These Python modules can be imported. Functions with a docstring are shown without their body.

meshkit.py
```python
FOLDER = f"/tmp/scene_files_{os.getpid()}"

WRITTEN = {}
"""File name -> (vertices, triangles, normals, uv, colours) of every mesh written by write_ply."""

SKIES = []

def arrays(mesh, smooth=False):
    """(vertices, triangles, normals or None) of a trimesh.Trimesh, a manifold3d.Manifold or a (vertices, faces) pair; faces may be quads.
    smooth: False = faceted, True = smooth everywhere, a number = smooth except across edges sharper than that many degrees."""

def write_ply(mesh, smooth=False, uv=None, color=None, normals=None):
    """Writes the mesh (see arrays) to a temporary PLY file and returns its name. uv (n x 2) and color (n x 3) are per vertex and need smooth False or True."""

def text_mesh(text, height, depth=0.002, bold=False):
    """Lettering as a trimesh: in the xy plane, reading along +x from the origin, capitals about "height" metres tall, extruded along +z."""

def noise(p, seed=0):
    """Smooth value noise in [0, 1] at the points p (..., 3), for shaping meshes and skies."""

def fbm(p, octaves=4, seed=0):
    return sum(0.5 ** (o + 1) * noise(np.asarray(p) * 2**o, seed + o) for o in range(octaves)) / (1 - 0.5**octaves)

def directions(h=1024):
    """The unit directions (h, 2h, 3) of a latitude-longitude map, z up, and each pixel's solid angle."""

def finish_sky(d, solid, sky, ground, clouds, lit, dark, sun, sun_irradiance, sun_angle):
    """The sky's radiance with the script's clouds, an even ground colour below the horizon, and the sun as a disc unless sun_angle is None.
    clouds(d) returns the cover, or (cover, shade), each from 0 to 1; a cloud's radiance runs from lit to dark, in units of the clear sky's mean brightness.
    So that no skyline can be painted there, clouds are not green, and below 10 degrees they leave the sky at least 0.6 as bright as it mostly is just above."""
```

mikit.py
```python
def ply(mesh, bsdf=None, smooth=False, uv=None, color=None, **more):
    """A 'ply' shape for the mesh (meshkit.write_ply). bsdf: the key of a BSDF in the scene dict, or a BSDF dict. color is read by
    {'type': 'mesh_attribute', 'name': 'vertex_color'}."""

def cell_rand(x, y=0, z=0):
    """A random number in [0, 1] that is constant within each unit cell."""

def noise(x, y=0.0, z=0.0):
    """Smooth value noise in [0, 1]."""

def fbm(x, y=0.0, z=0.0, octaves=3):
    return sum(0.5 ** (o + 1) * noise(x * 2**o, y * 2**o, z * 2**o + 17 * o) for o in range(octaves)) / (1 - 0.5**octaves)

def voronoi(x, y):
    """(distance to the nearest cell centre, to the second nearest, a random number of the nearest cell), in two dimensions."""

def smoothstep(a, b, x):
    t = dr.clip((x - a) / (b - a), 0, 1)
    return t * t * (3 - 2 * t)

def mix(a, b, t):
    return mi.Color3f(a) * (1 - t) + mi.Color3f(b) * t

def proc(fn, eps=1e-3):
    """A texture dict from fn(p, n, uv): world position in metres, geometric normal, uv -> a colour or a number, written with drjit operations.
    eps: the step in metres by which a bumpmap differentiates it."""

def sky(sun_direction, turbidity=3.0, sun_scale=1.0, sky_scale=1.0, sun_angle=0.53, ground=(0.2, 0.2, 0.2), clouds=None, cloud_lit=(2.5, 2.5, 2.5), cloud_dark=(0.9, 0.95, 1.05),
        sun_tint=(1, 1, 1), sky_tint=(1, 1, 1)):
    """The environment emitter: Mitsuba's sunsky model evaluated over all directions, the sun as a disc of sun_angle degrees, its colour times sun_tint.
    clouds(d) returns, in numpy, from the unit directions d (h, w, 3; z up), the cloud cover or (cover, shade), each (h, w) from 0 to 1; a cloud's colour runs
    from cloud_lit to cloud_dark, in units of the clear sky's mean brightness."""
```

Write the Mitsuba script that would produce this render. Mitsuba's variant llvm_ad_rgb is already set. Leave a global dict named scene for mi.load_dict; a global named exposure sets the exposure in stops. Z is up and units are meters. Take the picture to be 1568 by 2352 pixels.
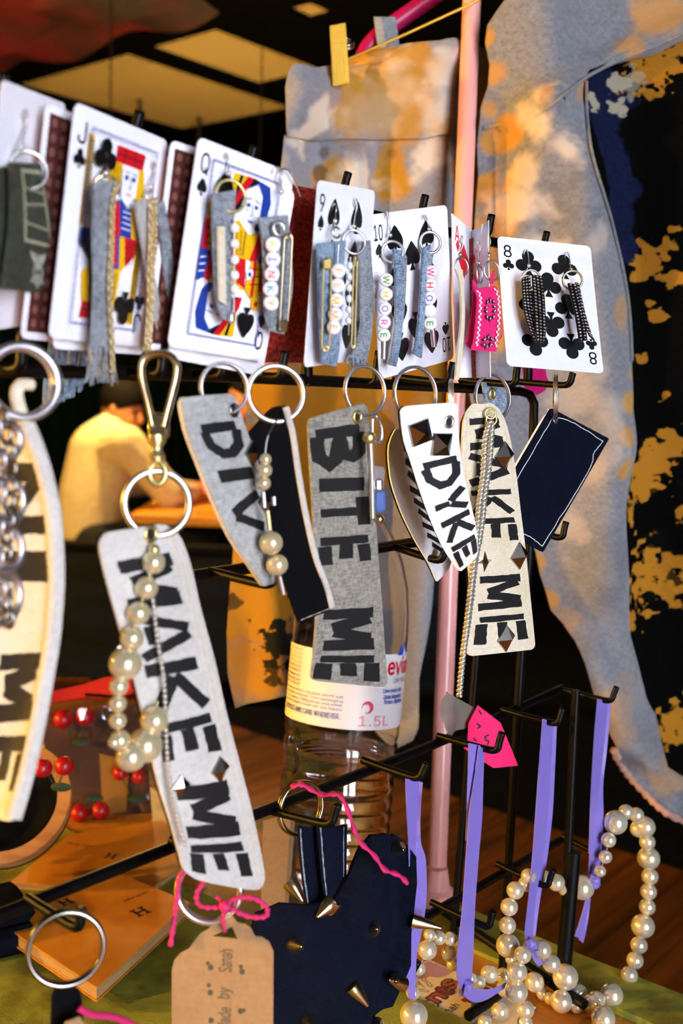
import math, random
import numpy as np
import trimesh, drjit as dr, mitsuba as mi
import mikit, meshkit
import manifold3d as m3
from shapely.geometry import Polygon, LineString, Point, box as sbox
from shapely.ops import unary_union
from shapely import affinity
from scipy.interpolate import PchipInterpolator, CubicSpline
from scipy.optimize import least_squares
from scipy.spatial.transform import Rotation as Rot

scene, labels = {'type': 'scene'}, {}
exposure = 0.5
rng = np.random.default_rng(7)
T4 = mi.ScalarTransform4f

# ------------------------------------------------------------------ camera
W_, H_, FPX = 1568, 2352, 2450.0
PITCH, ROLL = math.radians(6.35), math.radians(-1.9)
CAM = np.array([0.0, 0.0, 1.20])
fw = np.array([0, math.cos(PITCH), -math.sin(PITCH)])
r0 = np.array([1.0, 0, 0]); u0 = np.cross(r0, fw)
rt = r0 * math.cos(ROLL) - u0 * math.sin(ROLL)
up = np.cross(rt, fw)
scene['camera'] = {'type': 'thinlens', 'fov': math.degrees(2 * math.atan(W_ / 2 / FPX)), 'fov_axis': 'x', 'near_clip': 0.02, 'far_clip': 60.0,
                   'aperture_radius': 0.0021, 'focus_distance': 0.655,
                   'to_world': T4().look_at(origin=CAM.tolist(), target=(CAM + fw).tolist(), up=up.tolist())}
# room axes: e1 along the display rack, e2 into the room across it
TH = math.radians(50.0)
e1 = np.array([math.cos(TH), math.sin(TH), 0]); e2 = np.array([-math.sin(TH), math.cos(TH), 0]); ez = np.array([0, 0, 1.0])
def AB(a, b, z=0.0): return a * e1 + b * e2 + np.array([0, 0, z])

# ------------------------------------------------------------------ lights: daylight windows behind the camera, warm bulbs
K_WINDOW, K_BULB, K_FAR = 11.5, 2050.0, 860.0
DAY = (0.92, 1.0, 1.17)
WARM = (1.0, 0.53, 0.075)
FARW = (1.0, 0.64, 0.2)

# ------------------------------------------------------------------ helpers
def C(h):
    h = h.lstrip('#'); c = np.array([int(h[i:i + 2], 16) for i in (0, 2, 4)]) / 255
    return [float(x) for x in np.where(c <= 0.04045, c / 12.92, ((c + 0.055) / 1.055) ** 2.4)]
def rgb(c): return {'type': 'rgb', 'value': C(c) if isinstance(c, str) else [float(x) for x in c]}
def mat(name, base, rough=0.5, two=True, **kw):
    b = {'type': 'principled', 'base_color': base if isinstance(base, dict) else rgb(base), 'roughness': rough}
    bump = kw.pop('bump', None)
    b.update(kw)
    if bump: b = {'type': 'bumpmap', 'arbitrary': bump[0], 'scale': bump[1], 'bsdf': b}
    if two: b = {'type': 'twosided', 'bsdf': b}
    scene['m_' + name] = b
    return 'm_' + name

def ray(px, py):
    return fw + (px - W_ / 2) / FPX * rt + (H_ / 2 - py) / FPX * up
def at(px, py, z): return CAM + z * ray(px, py)
def proj(p):
    d = np.asarray(p, float) - CAM
    z = d @ fw
    return np.stack([W_ / 2 + FPX * (d @ rt) / z, H_ / 2 - FPX * (d @ up) / z], -1), z
def unit(v): v = np.asarray(v, float); return v / np.maximum(np.linalg.norm(v, axis=-1, keepdims=True), 1e-12)

class Plane:
    """O origin, N normal towards the viewer, U right, V up."""
    def __init__(s, O, N, upv=ez):
        s.O = np.asarray(O, float); s.N = unit(N); s.U = unit(np.cross(upv, s.N)); s.V = np.cross(s.N, s.U)
    def pt(s, px, py, off=0.0):
        d = ray(px, py); O = s.O + off * s.N
        return CAM + d * (((O - CAM) @ s.N) / (d @ s.N))
    def uv(s, px, py, off=0.0):
        p = s.pt(px, py, off) - s.O
        return np.array([p @ s.U, p @ s.V])
    def xyz(s, u, v, w=0.0):
        return s.O + np.multiply.outer(u, s.U) + np.multiply.outer(v, s.V) + np.multiply.outer(w, s.N)
    def z(s, px, py, off=0.0): return float((s.pt(px, py, off) - CAM) @ fw)

used = set()
def newkey(base, parent=None):
    k = base if parent is None else parent + '__' + base
    out, n = k, 0
    while out in used: n += 1; out = f'{k}_{n:03d}'
    used.add(out); return out
def tag(k, label=None, cat=None, group=None, kind=None):
    d = {a: b for a, b in (('label', label), ('category', cat), ('group', group), ('kind', kind)) if b}
    if d: labels[k] = {**labels.get(k, {}), **d}
    return k
GROUPS = {'playing_card': 'playing cards on the top row of hooks', 'earring': 'earrings hanging on the playing cards', 'slogan_tag': 'slogan tags on the second row of hooks', 'lilac_ribbon': 'lilac ribbons on the rack', 'pearl_choker': 'pearl chokers on the rack',
          'notebook': 'orange notebooks on the table', 'cherry_earring': 'cherry earrings on the brown board', 'price_tag': 'pink price tags', 'person': 'people at the far table'}
def thing(base, label, cat, group=None): return tag(newkey(base), label, cat, group or GROUPS.get(base))
def add(base, mesh, m, parent=None, smooth=35, label=None, cat=None, group=None, kind=None, color=None, xf=None):
    k = newkey(base, parent)
    if color is not None and smooth not in (True, False): smooth = False
    d = dict(mesh) if isinstance(mesh, dict) else mikit.ply(mesh, m, smooth=smooth, color=color)
    if xf is not None: d['to_world'] = xf
    scene[k] = d
    tag(k, label, cat, group, kind)
    return k
def struct(base, mesh, m, smooth=False, parent=None): return add(base, mesh, m, parent, smooth, kind='structure' if parent is None else None)
def cat(ms): return trimesh.util.concatenate([x for x in ms if x is not None])
def M4(O, X, Y, Z):
    m = np.eye(4); m[:3, 0], m[:3, 1], m[:3, 2], m[:3, 3] = X, Y, Z, O; return m
def XF(m): return T4(np.asarray(m).tolist())
def moved(mesh, m): mesh = mesh.copy(); mesh.apply_transform(m); return mesh

def catmull(P, n=8, closed=False):
    P = np.asarray(P, float)
    if closed: P = np.vstack([P, P[:1]])
    t = np.r_[0, np.cumsum(np.linalg.norm(np.diff(P, axis=0), axis=1) ** 0.5 + 1e-9)]
    cs = CubicSpline(t, P, bc_type='periodic' if closed else 'natural')
    q = np.concatenate([np.linspace(t[i], t[i + 1], n, endpoint=False) for i in range(len(t) - 1)] + ([] if closed else [t[-1:]]))
    return cs(q)
def frames(P, closed=False):
    P = np.asarray(P, float)
    if closed: tg = np.roll(P, -1, 0) - np.roll(P, 1, 0)
    else: tg = np.gradient(P, axis=0)
    tg = unit(tg); n = np.zeros_like(P)
    a = np.array([0, 0, 1.0]) if abs(tg[0][2]) < 0.9 else np.array([1.0, 0, 0])
    v = unit(np.cross(tg[0], a))
    for i in range(len(P)):
        v = v - tg[i] * (v @ tg[i]); v = v / max(np.linalg.norm(v), 1e-9); n[i] = v
    return tg, n, np.cross(tg, n)
def tube(P, rad, n=10, closed=False, flat=1.0):
    P = np.asarray(P, float); L = len(P); rad = np.broadcast_to(np.asarray(rad, float), (L,))
    tg, a, b = frames(P, closed)
    ang = np.arange(n) * 2 * math.pi / n
    V = (P[:, None] + rad[:, None, None] * (np.cos(ang)[None, :, None] * a[:, None] + flat * np.sin(ang)[None, :, None] * b[:, None])).reshape(-1, 3)
    m = L if closed else L - 1
    i = np.arange(m)[:, None] * n; j = ((np.arange(m) + 1) % L)[:, None] * n
    k = np.arange(n)[None]; k2 = (k + 1) % n
    Fq = np.stack([i + k, i + k2, j + k2, j + k], -1).reshape(-1, 4)
    Ft = np.vstack([Fq[:, [0, 1, 2]], Fq[:, [0, 2, 3]]])
    if not closed:
        V = np.vstack([V, P[0], P[-1]]); c0, c1 = L * n, L * n + 1
        kk = np.arange(n); kn = (kk + 1) % n
        Ft = np.vstack([Ft, np.stack([np.full(n, c0), kn, kk], 1), np.stack([np.full(n, c1), (L - 1) * n + kk, (L - 1) * n + kn], 1)])
    t = trimesh.Trimesh(V, Ft, process=False)
    return t
def circle_pts(c, X, Y, n=40): 
    t = np.arange(n) * 2 * math.pi / n
    return np.asarray(c) + np.cos(t)[:, None] * X + np.sin(t)[:, None] * Y
def px_ring(cx, cy, rx, ry, z, tilt=0.0, back=1):
    """A circle of radius ry (pixels) at depth z, turned about the vertical so that it looks rx wide."""
    R = ry * z / FPX; c = min(1, rx / ry)
    X = R * (c * rt + back * math.sqrt(1 - c * c) * fw); Y = R * up
    if tilt: X, Y = X * math.cos(tilt) + Y * math.sin(tilt), -X * math.sin(tilt) + Y * math.cos(tilt)
    return circle_pts(at(cx, cy, z), X, Y, 48)
def key_ring(parent, cx, cy, rx, ry, z, m, back=1, wire=0.00078, name='split_ring'):
    P = px_ring(cx, cy, rx, ry, z, back=back)
    tg, a, b = frames(P, True)
    n = unit(np.cross(P[0] - P[16], P[8] - P[24]))
    ms = [tube(P + n * wire * 0.85, wire, 8, True), tube(P - n * wire * 0.85, wire, 8, True)]
    return add(name, cat(ms), m, parent, True)
def lathe(prof, n=40, closed_ends=True):
    """prof: (radius, height) pairs from bottom to top -> surface about z."""
    prof = np.asarray(prof, float); ang = np.arange(n) * 2 * math.pi / n
    V = np.stack([prof[:, 0:1] * np.cos(ang), prof[:, 0:1] * np.sin(ang), np.repeat(prof[:, 1:2], n, 1)], -1).reshape(-1, 3)
    L = len(prof); i = np.arange(L - 1)[:, None] * n; k = np.arange(n)[None]; k2 = (k + 1) % n
    Fq = np.stack([i + k, i + k2, i + n + k2, i + n + k], -1).reshape(-1, 4)
    m = trimesh.Trimesh(V, np.vstack([Fq[:, [0, 1, 2]], Fq[:, [0, 2, 3]]]), process=False)
    m.merge_vertices(); m.update_faces(m.nondegenerate_faces()); return m
def rbox(sx, sy, sz, b=0.002):
    """A box centred on the origin with chamfered edges."""
    b = min(b, 0.45 * min(sx, sy, sz)); P = []
    for ax in range(3):
        for s in np.ndindex(2, 2, 2):
            h = np.array([sx, sy, sz]) / 2 - b; h[ax] += b
            P.append((np.array(s) * 2 - 1) * h)
    return trimesh.convex.convex_hull(np.array(P))
def obox(c, X, Y, Z, sx, sy, sz, b=0.002): return moved(rbox(sx, sy, sz, b), M4(c, X, Y, Z))
def ball(c, r, sub=2):
    m = trimesh.creation.icosphere(subdivisions=sub, radius=r); m.apply_translation(c); return m
SPH = {}
def sph(m, sub=3):
    if (m, sub) not in SPH: SPH[(m, sub)] = mikit.ply(trimesh.creation.icosphere(subdivisions=sub, radius=1.0), m, smooth=True)
    return SPH[(m, sub)]
def bead(base, c, r, m, parent, sub=3, squash=None, axis=None, **kw):
    S = np.eye(4); S[:3, :3] *= r; S[:3, 3] = c
    if squash is not None:
        ax = unit(axis); a = unit(np.cross(ax, [0.3, 0.9, 0.2])); b = np.cross(ax, a)
        Q = np.stack([a, b, ax], 1); S[:3, :3] = Q @ np.diag([r, r, r * squash])
    return add(base, sph(m, sub), m, parent, xf=XF(S), **kw)

# --- flat drawings wrapped on curved sheets
def polys(g): 
    if g.is_empty: return []
    return [x for x in getattr(g, 'geoms', [g]) if isinstance(x, Polygon) and x.area > 1e-9]
def slab(g, t, size, z0=0.0):
    """Flat slab of polygon g, thickness t from z0, cut so that no edge is longer than size."""
    out = []
    for p in polys(g):
        v, f = trimesh.creation.triangulate_polygon(p, engine='earcut')
        m = trimesh.creation.extrude_triangulation(v, f, t)
        V, Fc = m.vertices, m.faces
        if size: V, Fc = trimesh.remesh.subdivide_to_size(V, Fc, size, max_iter=12)
        m = trimesh.Trimesh(V, Fc, process=False); m.merge_vertices(digits_vertex=7); m.vertices[:, 2] += z0; out.append(m)
    return cat(out) if out else None
def grid_poly(g, t, size, z0=0.0):
    """Like slab, but with an even grid of points inside (for cloth that is bent and folded)."""
    from scipy.spatial import Delaunay
    out = []
    for p in polys(g):
        b = p.exterior.segmentize(size); bp = np.array(b.coords)[:-1]
        x0, y0, x1, y1 = p.bounds
        gx, gy = np.meshgrid(np.arange(x0, x1, size), np.arange(y0, y1, size * 0.87))
        gx = gx + (np.arange(gx.shape[0]) % 2)[:, None] * size / 2
        q = np.stack([gx.ravel(), gy.ravel()], 1)
        import shapely
        ins = p.buffer(-size * 0.45)
        q = q[shapely.contains_xy(ins, q[:, 0], q[:, 1])] if not ins.is_empty else q[:0]
        A = np.vstack([bp, q]); tri = Delaunay(A).simplices
        c = A[tri].mean(1); tri = tri[shapely.contains_xy(p, c[:, 0], c[:, 1])]
        ar = np.cross(A[tri[:, 1]] - A[tri[:, 0]], A[tri[:, 2]] - A[tri[:, 0]])
        tri = tri[np.abs(ar) > 1e-12]; ar = ar[np.abs(ar) > 1e-12]
        tri = np.where((ar < 0)[:, None], tri[:, ::-1], tri)
        n = len(A); V = np.vstack([np.c_[A, np.full(n, z0 + t)], np.c_[A, np.full(n, z0)]])
        ed = np.sort(np.vstack([tri[:, [0, 1]], tri[:, [1, 2]], tri[:, [2, 0]]]), 1)
        raw = np.vstack([tri[:, [0, 1]], tri[:, [1, 2]], tri[:, [2, 0]]])
        _, idx, cnt = np.unique(ed, axis=0, return_index=True, return_counts=True)
        be = raw[idx[cnt == 1]]
        side = np.vstack([np.c_[be[:, 1], be[:, 0], be[:, 0] + n], np.c_[be[:, 1], be[:, 0] + n, be[:, 1] + n]])
        out.append(trimesh.Trimesh(V, np.vstack([tri, tri[:, ::-1] + n, side]), process=False))
    return cat(out)
class Sheet:
    """pos(x, y) -> points; drawings in metres (x right, y down) are wrapped on it, z out of the front."""
    def nrm(s, x, y):
        e = 2e-4
        n = unit(np.cross(s.pos(x + e, y) - s.pos(x - e, y), s.pos(x, y + e) - s.pos(x, y - e)))
        return n * s.sgn
    def face(s):
        s.sgn = 1.0
        x, y = np.array([s.W / 2]), np.array([s.H / 2])
        s.sgn = 1.0 if (s.nrm(x, y)[0] @ (CAM - s.pos(x, y)[0])) > 0 else -1.0
    def wrap(s, m, dz=0.0):
        m = m.copy(); v = np.array(m.vertices)
        m.vertices = s.pos(v[:, 0], v[:, 1]) + (v[:, 2] + dz)[:, None] * s.nrm(v[:, 0], v[:, 1])
        if s.flip_needed(): m.invert()
        return m
    def flip_needed(s):
        x, y = np.array([s.W / 2]), np.array([s.H / 2]); e = 1e-3
        return (np.cross(s.pos(x + e, y) - s.pos(x, y), s.pos(x, y + e) - s.pos(x, y))[0] @ s.nrm(x, y)[0]) < 0
    def p(s, x, y, w=0.0):
        x, y = np.atleast_1d(np.asarray(x, float)), np.atleast_1d(np.asarray(y, float))
        return s.pos(x, y) + np.atleast_1d(w)[:, None] * s.nrm(x, y)
class Strip(Sheet):
    """A ribbon of cloth; rows from top to bottom of (xL, yL, xR, yR, zL, zR) in pixels and metres of depth."""
    def __init__(s, rows, bulge=0.0):
        L = np.array([at(q[0], q[1], q[4]) for q in rows]); R = np.array([at(q[2], q[3], q[5]) for q in rows])
        c = (L + R) / 2; t = np.r_[0, np.cumsum(np.linalg.norm(np.diff(c, axis=0), axis=1))]
        s.H = float(t[-1]); s.W = float(np.median(np.linalg.norm(R - L, axis=1)))
        s.l, s.r, s.bulge = PchipInterpolator(t, L), PchipInterpolator(t, R), bulge
        s.face()
    def pos(s, x, y):
        k = (np.asarray(x) / s.W)[:, None]; y = np.clip(y, 0, s.H)
        p = s.l(y) * (1 - k) + s.r(y) * k
        if s.bulge: p = p - fw * (s.bulge * (1 - (2 * k - 1) ** 2))
        return p
class Rigid(Sheet):
    """A flat or slightly bent sheet of known size W x H fitted to the four corners (TL, TR, BR, BL) in pixels."""
    def __init__(s, W, H, corners, z0, bend=0.0, wz=0.0, axis='y'):
        s.W, s.H, s.bend, s.axis = W, H, bend, axis
        q = np.array(corners, float); loc = np.array([[0, 0], [W, 0], [W, H], [0, H]])
        def pose(p):
            Rm = Rot.from_rotvec(p[:3]).as_matrix(); O = at(q[:, 0].mean(), q[:, 1].mean(), 1.0)
            c = CAM + (O - CAM) * p[3] + rt * p[4] + up * p[5]
            return c, Rm
        X0 = np.stack([rt, -up, -fw * -1], 1)
        def res(p):
            c, Rm = pose(p); X = X0 @ Rm
            P = c + (loc[:, :1] - W / 2) * X[:, 0] + (loc[:, 1:] - H / 2) * X[:, 1]
            return np.r_[(proj(P)[0] - q).ravel(), wz * (p[3] - z0)]
        best = None
        for a in (-0.9, 0.9, -0.3):
            o = least_squares(res, [0, a, 0, z0, 0, 0])
            if best is None or o.cost < best.cost - 1e-6: best = o
        s.c, Rm = pose(best.x); X = X0 @ Rm; s.X, s.Y = X[:, 0], X[:, 1]; s.cost = best.cost; s.dep = best.x[3]
        s.Nn = np.cross(s.X, s.Y)
        s.face()
    def pos(s, x, y):
        x, y = np.asarray(x), np.asarray(y)
        p = s.c + np.multiply.outer(x - s.W / 2, s.X) + np.multiply.outer(y - s.H / 2, s.Y)
        if s.bend:
            k = (2 * y / s.H - 1) if s.axis == 'y' else (2 * x / s.W - 1)
            p = p + np.multiply.outer(s.bend * (1 - k * k), s.Nn)
        return p
    def plane(s):
        n = s.Nn * (1 if s.Nn @ (CAM - s.c) > 0 else -1)
        return Plane(s.c, n)
class Cloth(Sheet):
    """Cloth on a Plane, drawn in the plane's metres (x right, y DOWN), with a relief fn(x, y) towards the viewer."""
    def __init__(s, pl, relief=None): s.pl, s.relief = pl, relief; s.W = s.H = 0.0; s.sgn = 1.0
    def pos(s, x, y):
        w = s.relief(np.asarray(x), np.asarray(y)) if s.relief else np.zeros_like(x)
        return s.pl.xyz(x, -np.asarray(y), w)
    def nrm(s, x, y): return np.broadcast_to(s.pl.N, (len(x), 3))
    def flip_needed(s): return False
    def px(s, pts):
        a = np.array([s.pl.uv(*q) for q in pts]); a[:, 1] *= -1
        for _ in range(5 if s.relief else 0):     # the outline lies on the folded cloth, not on its plane
            w = s.relief(a[:, 0], a[:, 1]); a = np.array([s.pl.uv(q[0], q[1], o) for q, o in zip(pts, w)]); a[:, 1] *= -1
        return a
    def wrap(s, m, dz=0.0):
        m = m.copy(); v = np.array(m.vertices); m.vertices = s.pos(v[:, 0], v[:, 1]) + (v[:, 2] + dz)[:, None] * s.pl.N
        m.invert(); return m
def segdist(x, y, P):
    d = np.full(np.shape(x), 9e9)
    for (a, b) in zip(P[:-1], P[1:]):
        ab = b - a; t = np.clip(((x - a[0]) * ab[0] + (y - a[1]) * ab[1]) / max(ab @ ab, 1e-12), 0, 1)
        d = np.minimum(d, np.hypot(x - a[0] - t * ab[0], y - a[1] - t * ab[1]))
    return d
def rrect(w, h, r): return sbox(r, r, w - r, h - r).buffer(r, 6)

# --- brush-stroke capitals and pips
STROKES = {
 'B': [[(.1, 0), (.1, 1)], [(.18, .97), (.62, .93), (.76, .8), (.68, .6), (.2, .52)], [(.3, .5), (.78, .42), (.92, .24), (.75, .06), (.18, .04)]],
 'I': [[(.5, 0), (.5, 1)]],
 'T': [[(.5, 0), (.5, .92)], [(.0, .93), (1, .95)]],
 'E': [[(.14, 0), (.14, 1)], [(.3, .93), (.95, .95)], [(.28, .5), (.8, .52)], [(.3, .06), (1, .05)]],
 'M': [[(.1, 0), (.12, 1)], [(.24, .95), (.46, .2)], [(.54, .2), (.76, .95)], [(.88, 1), (.9, 0)]],
 'A': [[(.04, 0), (.42, 1)], [(.56, 1), (.96, 0)], [(.3, .3), (.7, .3)]],
 'K': [[(.12, 0), (.12, 1)], [(.3, .5), (.95, 1)], [(.3, .46), (1, 0)]],
 'D': [[(.12, 0), (.12, 1)], [(.22, .97), (.65, .9), (.88, .62), (.86, .34), (.6, .08), (.22, .03)]],
 'Y': [[(.05, 1), (.45, .52)], [(.95, 1), (.58, .5)], [(.5, .46), (.5, 0)]],
 'V': [[(.05, 1), (.45, .04)], [(.55, .04), (.95, 1)]],
 'N': [[(.1, 0), (.12, 1)], [(.22, .96), (.78, .05)], [(.9, 0), (.88, 1)]],
}
def letter(ch, wid=0.2, jit=0.02, seed=0):
    """Strokes of a capital in the unit box (x right, y up)."""
    g = np.random.default_rng(seed); out = []
    for st in STROKES[ch]:
        P = np.array(st) + g.uniform(-jit, jit, (len(st), 2))
        s = LineString(P).buffer(wid / 2 * g.uniform(.9, 1.12), cap_style='flat', join_style='mitre', mitre_limit=1.5)
        q = s.segmentize(0.12)
        q = Polygon(np.array(q.exterior.coords)[:-1] + g.uniform(-jit * .6, jit * .6, (len(q.exterior.coords) - 1, 2))).buffer(0)
        out.append(q)
    return out
def down_text(text, u0, u1, spans, wid=0.2, seed=0, jit=0.02):
    """Letters reading downwards on a strip, their tops towards +x: letter k fills v from spans[k][0] to spans[k][1]."""
    out = []
    for k, ch in enumerate(text):
        a, b = spans[k]
        for p in letter(ch, .86 if ch == 'I' else wid, jit, seed + k * 13):
            out.append(affinity.affine_transform(p, [0, u1 - u0, b - a, 0, u0, a]))
    return out
def club(s=1.0):
    g = unary_union([Point(0, -.26).buffer(.24), Point(-.27, .1).buffer(.24), Point(.27, .1).buffer(.24), Point(0, .02).buffer(.14), Polygon([(-.03, 0), (.03, 0), (.05, .3), (.16, .5), (-.16, .5), (-.05, .3)])])
    return affinity.scale(g, s, s, origin=(0, 0))
def spade(s=1.0):
    t = np.linspace(0, 1, 12)
    right = [(0, -.52)] + [(.02 + .38 * math.sin(a * 1.57) ** 1.1, -.52 + .62 * a) for a in t[1:]]
    g = unary_union([Polygon(right + [(0, .12)]), Polygon([(-x, y) for x, y in right] + [(0, .12)]), Point(.2, .1).buffer(.2), Point(-.2, .1).buffer(.2), Polygon([(-.03, 0), (.03, 0), (.05, .32), (.15, .5), (-.15, .5), (-.05, .32)])])
    return affinity.scale(g.buffer(0), s, s, origin=(0, 0))
def diamond(s=1.0): return Polygon([(0, -.5 * s), (.36 * s, 0), (0, .5 * s), (-.36 * s, 0)])
_tx = {}
def text_shape(text, height, bold=False, width=None):
    """Lettering as a flat shapely shape, x right, y DOWN, left end at 0, centred on y = 0."""
    key = (text, bold)
    if key not in _tx:
        m = meshkit.text_mesh(text, 1.0, 0.1, bold)
        f = m.faces[(m.face_normals[:, 2] > .9)]
        _tx[key] = unary_union([Polygon(t) for t in m.vertices[f][:, :, :2]]).buffer(0.004).simplify(0.012)
    g = affinity.scale(_tx[key], height, -height, origin=(0, 0))
    x0, y0, x1, y1 = g.bounds
    g = affinity.translate(g, -x0, -(y0 + y1) / 2)
    if width: g = affinity.scale(g, width / (x1 - x0), 1, origin=(0, 0))
    return g
# ------------------------------------------------------------------ common materials
def noise_mix(a, b, fx, fy, fz, oct=3, lo=.3, hi=.7):
    a, b = C(a), C(b)
    def fn(p, n, uv): return mikit.mix(a, b, mikit.smoothstep(lo, hi, mikit.fbm(p.x * fx, p.y * fy, p.z * fz, oct)))
    return mikit.proc(fn)
def vcol(rough=.4, **kw): return dict(base={'type': 'mesh_attribute', 'name': 'vertex_color'}, rough=rough, **kw)
mat('print', **vcol(.42))
mat('print_matt', **vcol(.8))
mat('card', '#ECEBF2', .34, specular=.5)
mat('card_back', noise_mix('#7A3A33', '#B98A80', 700, 700, 700), .4)
mat('card_red_back', noise_mix('#5E1414', '#8C2F26', 700, 700, 700), .3)
mat('black', '#040405', .42, specular=.16)
mat('ink', '#0B0B0D', .75)
scene['m_silver'] = {'type': 'roughconductor', 'material': 'Ag', 'alpha': 0.12, 'distribution': 'ggx'}
scene['m_chrome'] = {'type': 'roughconductor', 'material': 'Cr', 'alpha': 0.14, 'distribution': 'ggx'}
scene['m_gold'] = {'type': 'roughconductor', 'material': 'Au', 'alpha': 0.16, 'distribution': 'ggx'}
mat('pale_gold', '#D9C79A', .24, metallic=1.0)
mat('gunmetal', '#9A958E', .2, metallic=1.0)
mat('pearl', '#D8C79C', .2, specular=.9, metallic=.5, clearcoat=1.0, clearcoat_gloss=.95)
mat('pearl_white', '#DDD1B4', .2, specular=.9, metallic=.5, clearcoat=1.0, clearcoat_gloss=.95)
mat('bead_white', '#F1EEEA', .28, specular=.5)
def weave(a, b, s, amp=1.0):
    a, b = C(a), C(b)
    def fn(p, n, uv):
        w = mikit.noise(p.x * s, p.y * s, p.z * s * 0.35) * .5 + mikit.noise(p.x * s * .35, p.y * s * .35, p.z * s) * .5
        l = mikit.fbm(p.x * 60, p.y * 60, p.z * 60, 3)
        return mikit.mix(a, b, dr.clip((w - .5) * amp + .5 + (l - .5) * .7, 0, 1))
    return mikit.proc(fn)
def wbump(s):
    def fn(p, n, uv): return mikit.noise(p.x * s, p.y * s, p.z * s)
    return mikit.proc(fn, eps=2e-4)
WB = wbump(1500)
mat('canvas', weave('#B4AEA4', '#D2CDC6', 1400), .85, bump=(WB, .00022), sheen=.3)
mat('canvas_cream', weave('#CDBD98', '#E4DAC4', 1400), .85, bump=(WB, .00022), sheen=.3)
mat('canvas_white', weave('#EDEDEE', '#FAFAFA', 1400), .85, bump=(WB, .0002), sheen=.3)
mat('grey_linen', weave('#6F6A5F', '#A09A8C', 1100, 1.6), .9, bump=(WB, .0003), sheen=.3)
mat('grey_twill', weave('#8B8A86', '#B7B6B2', 1300, 1.3), .9, bump=(WB, .0003), sheen=.3)
mat('grey_denim', weave('#5F646B', '#9AA0A6', 1500, 1.8), .9, bump=(WB, .0003), sheen=.3)
mat('blue_denim', weave('#4A5E78', '#93A6B8', 1500, 1.8), .9, bump=(WB, .0003), sheen=.3)
mat('navy_denim', weave('#04060F', '#0A1024', 2200, 1.6), .9, specular=.12, bump=(WB, .00025))
mat('black_denim', weave('#030305', '#08080C', 1800, 1.4), .9, specular=.12, bump=(WB, .00025))
mat('thread', '#E9E7E2', .8)
mat('olive_webbing', weave('#23261C', '#3C4030', 1200, 1.6), .85, bump=(WB, .0003))
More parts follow.
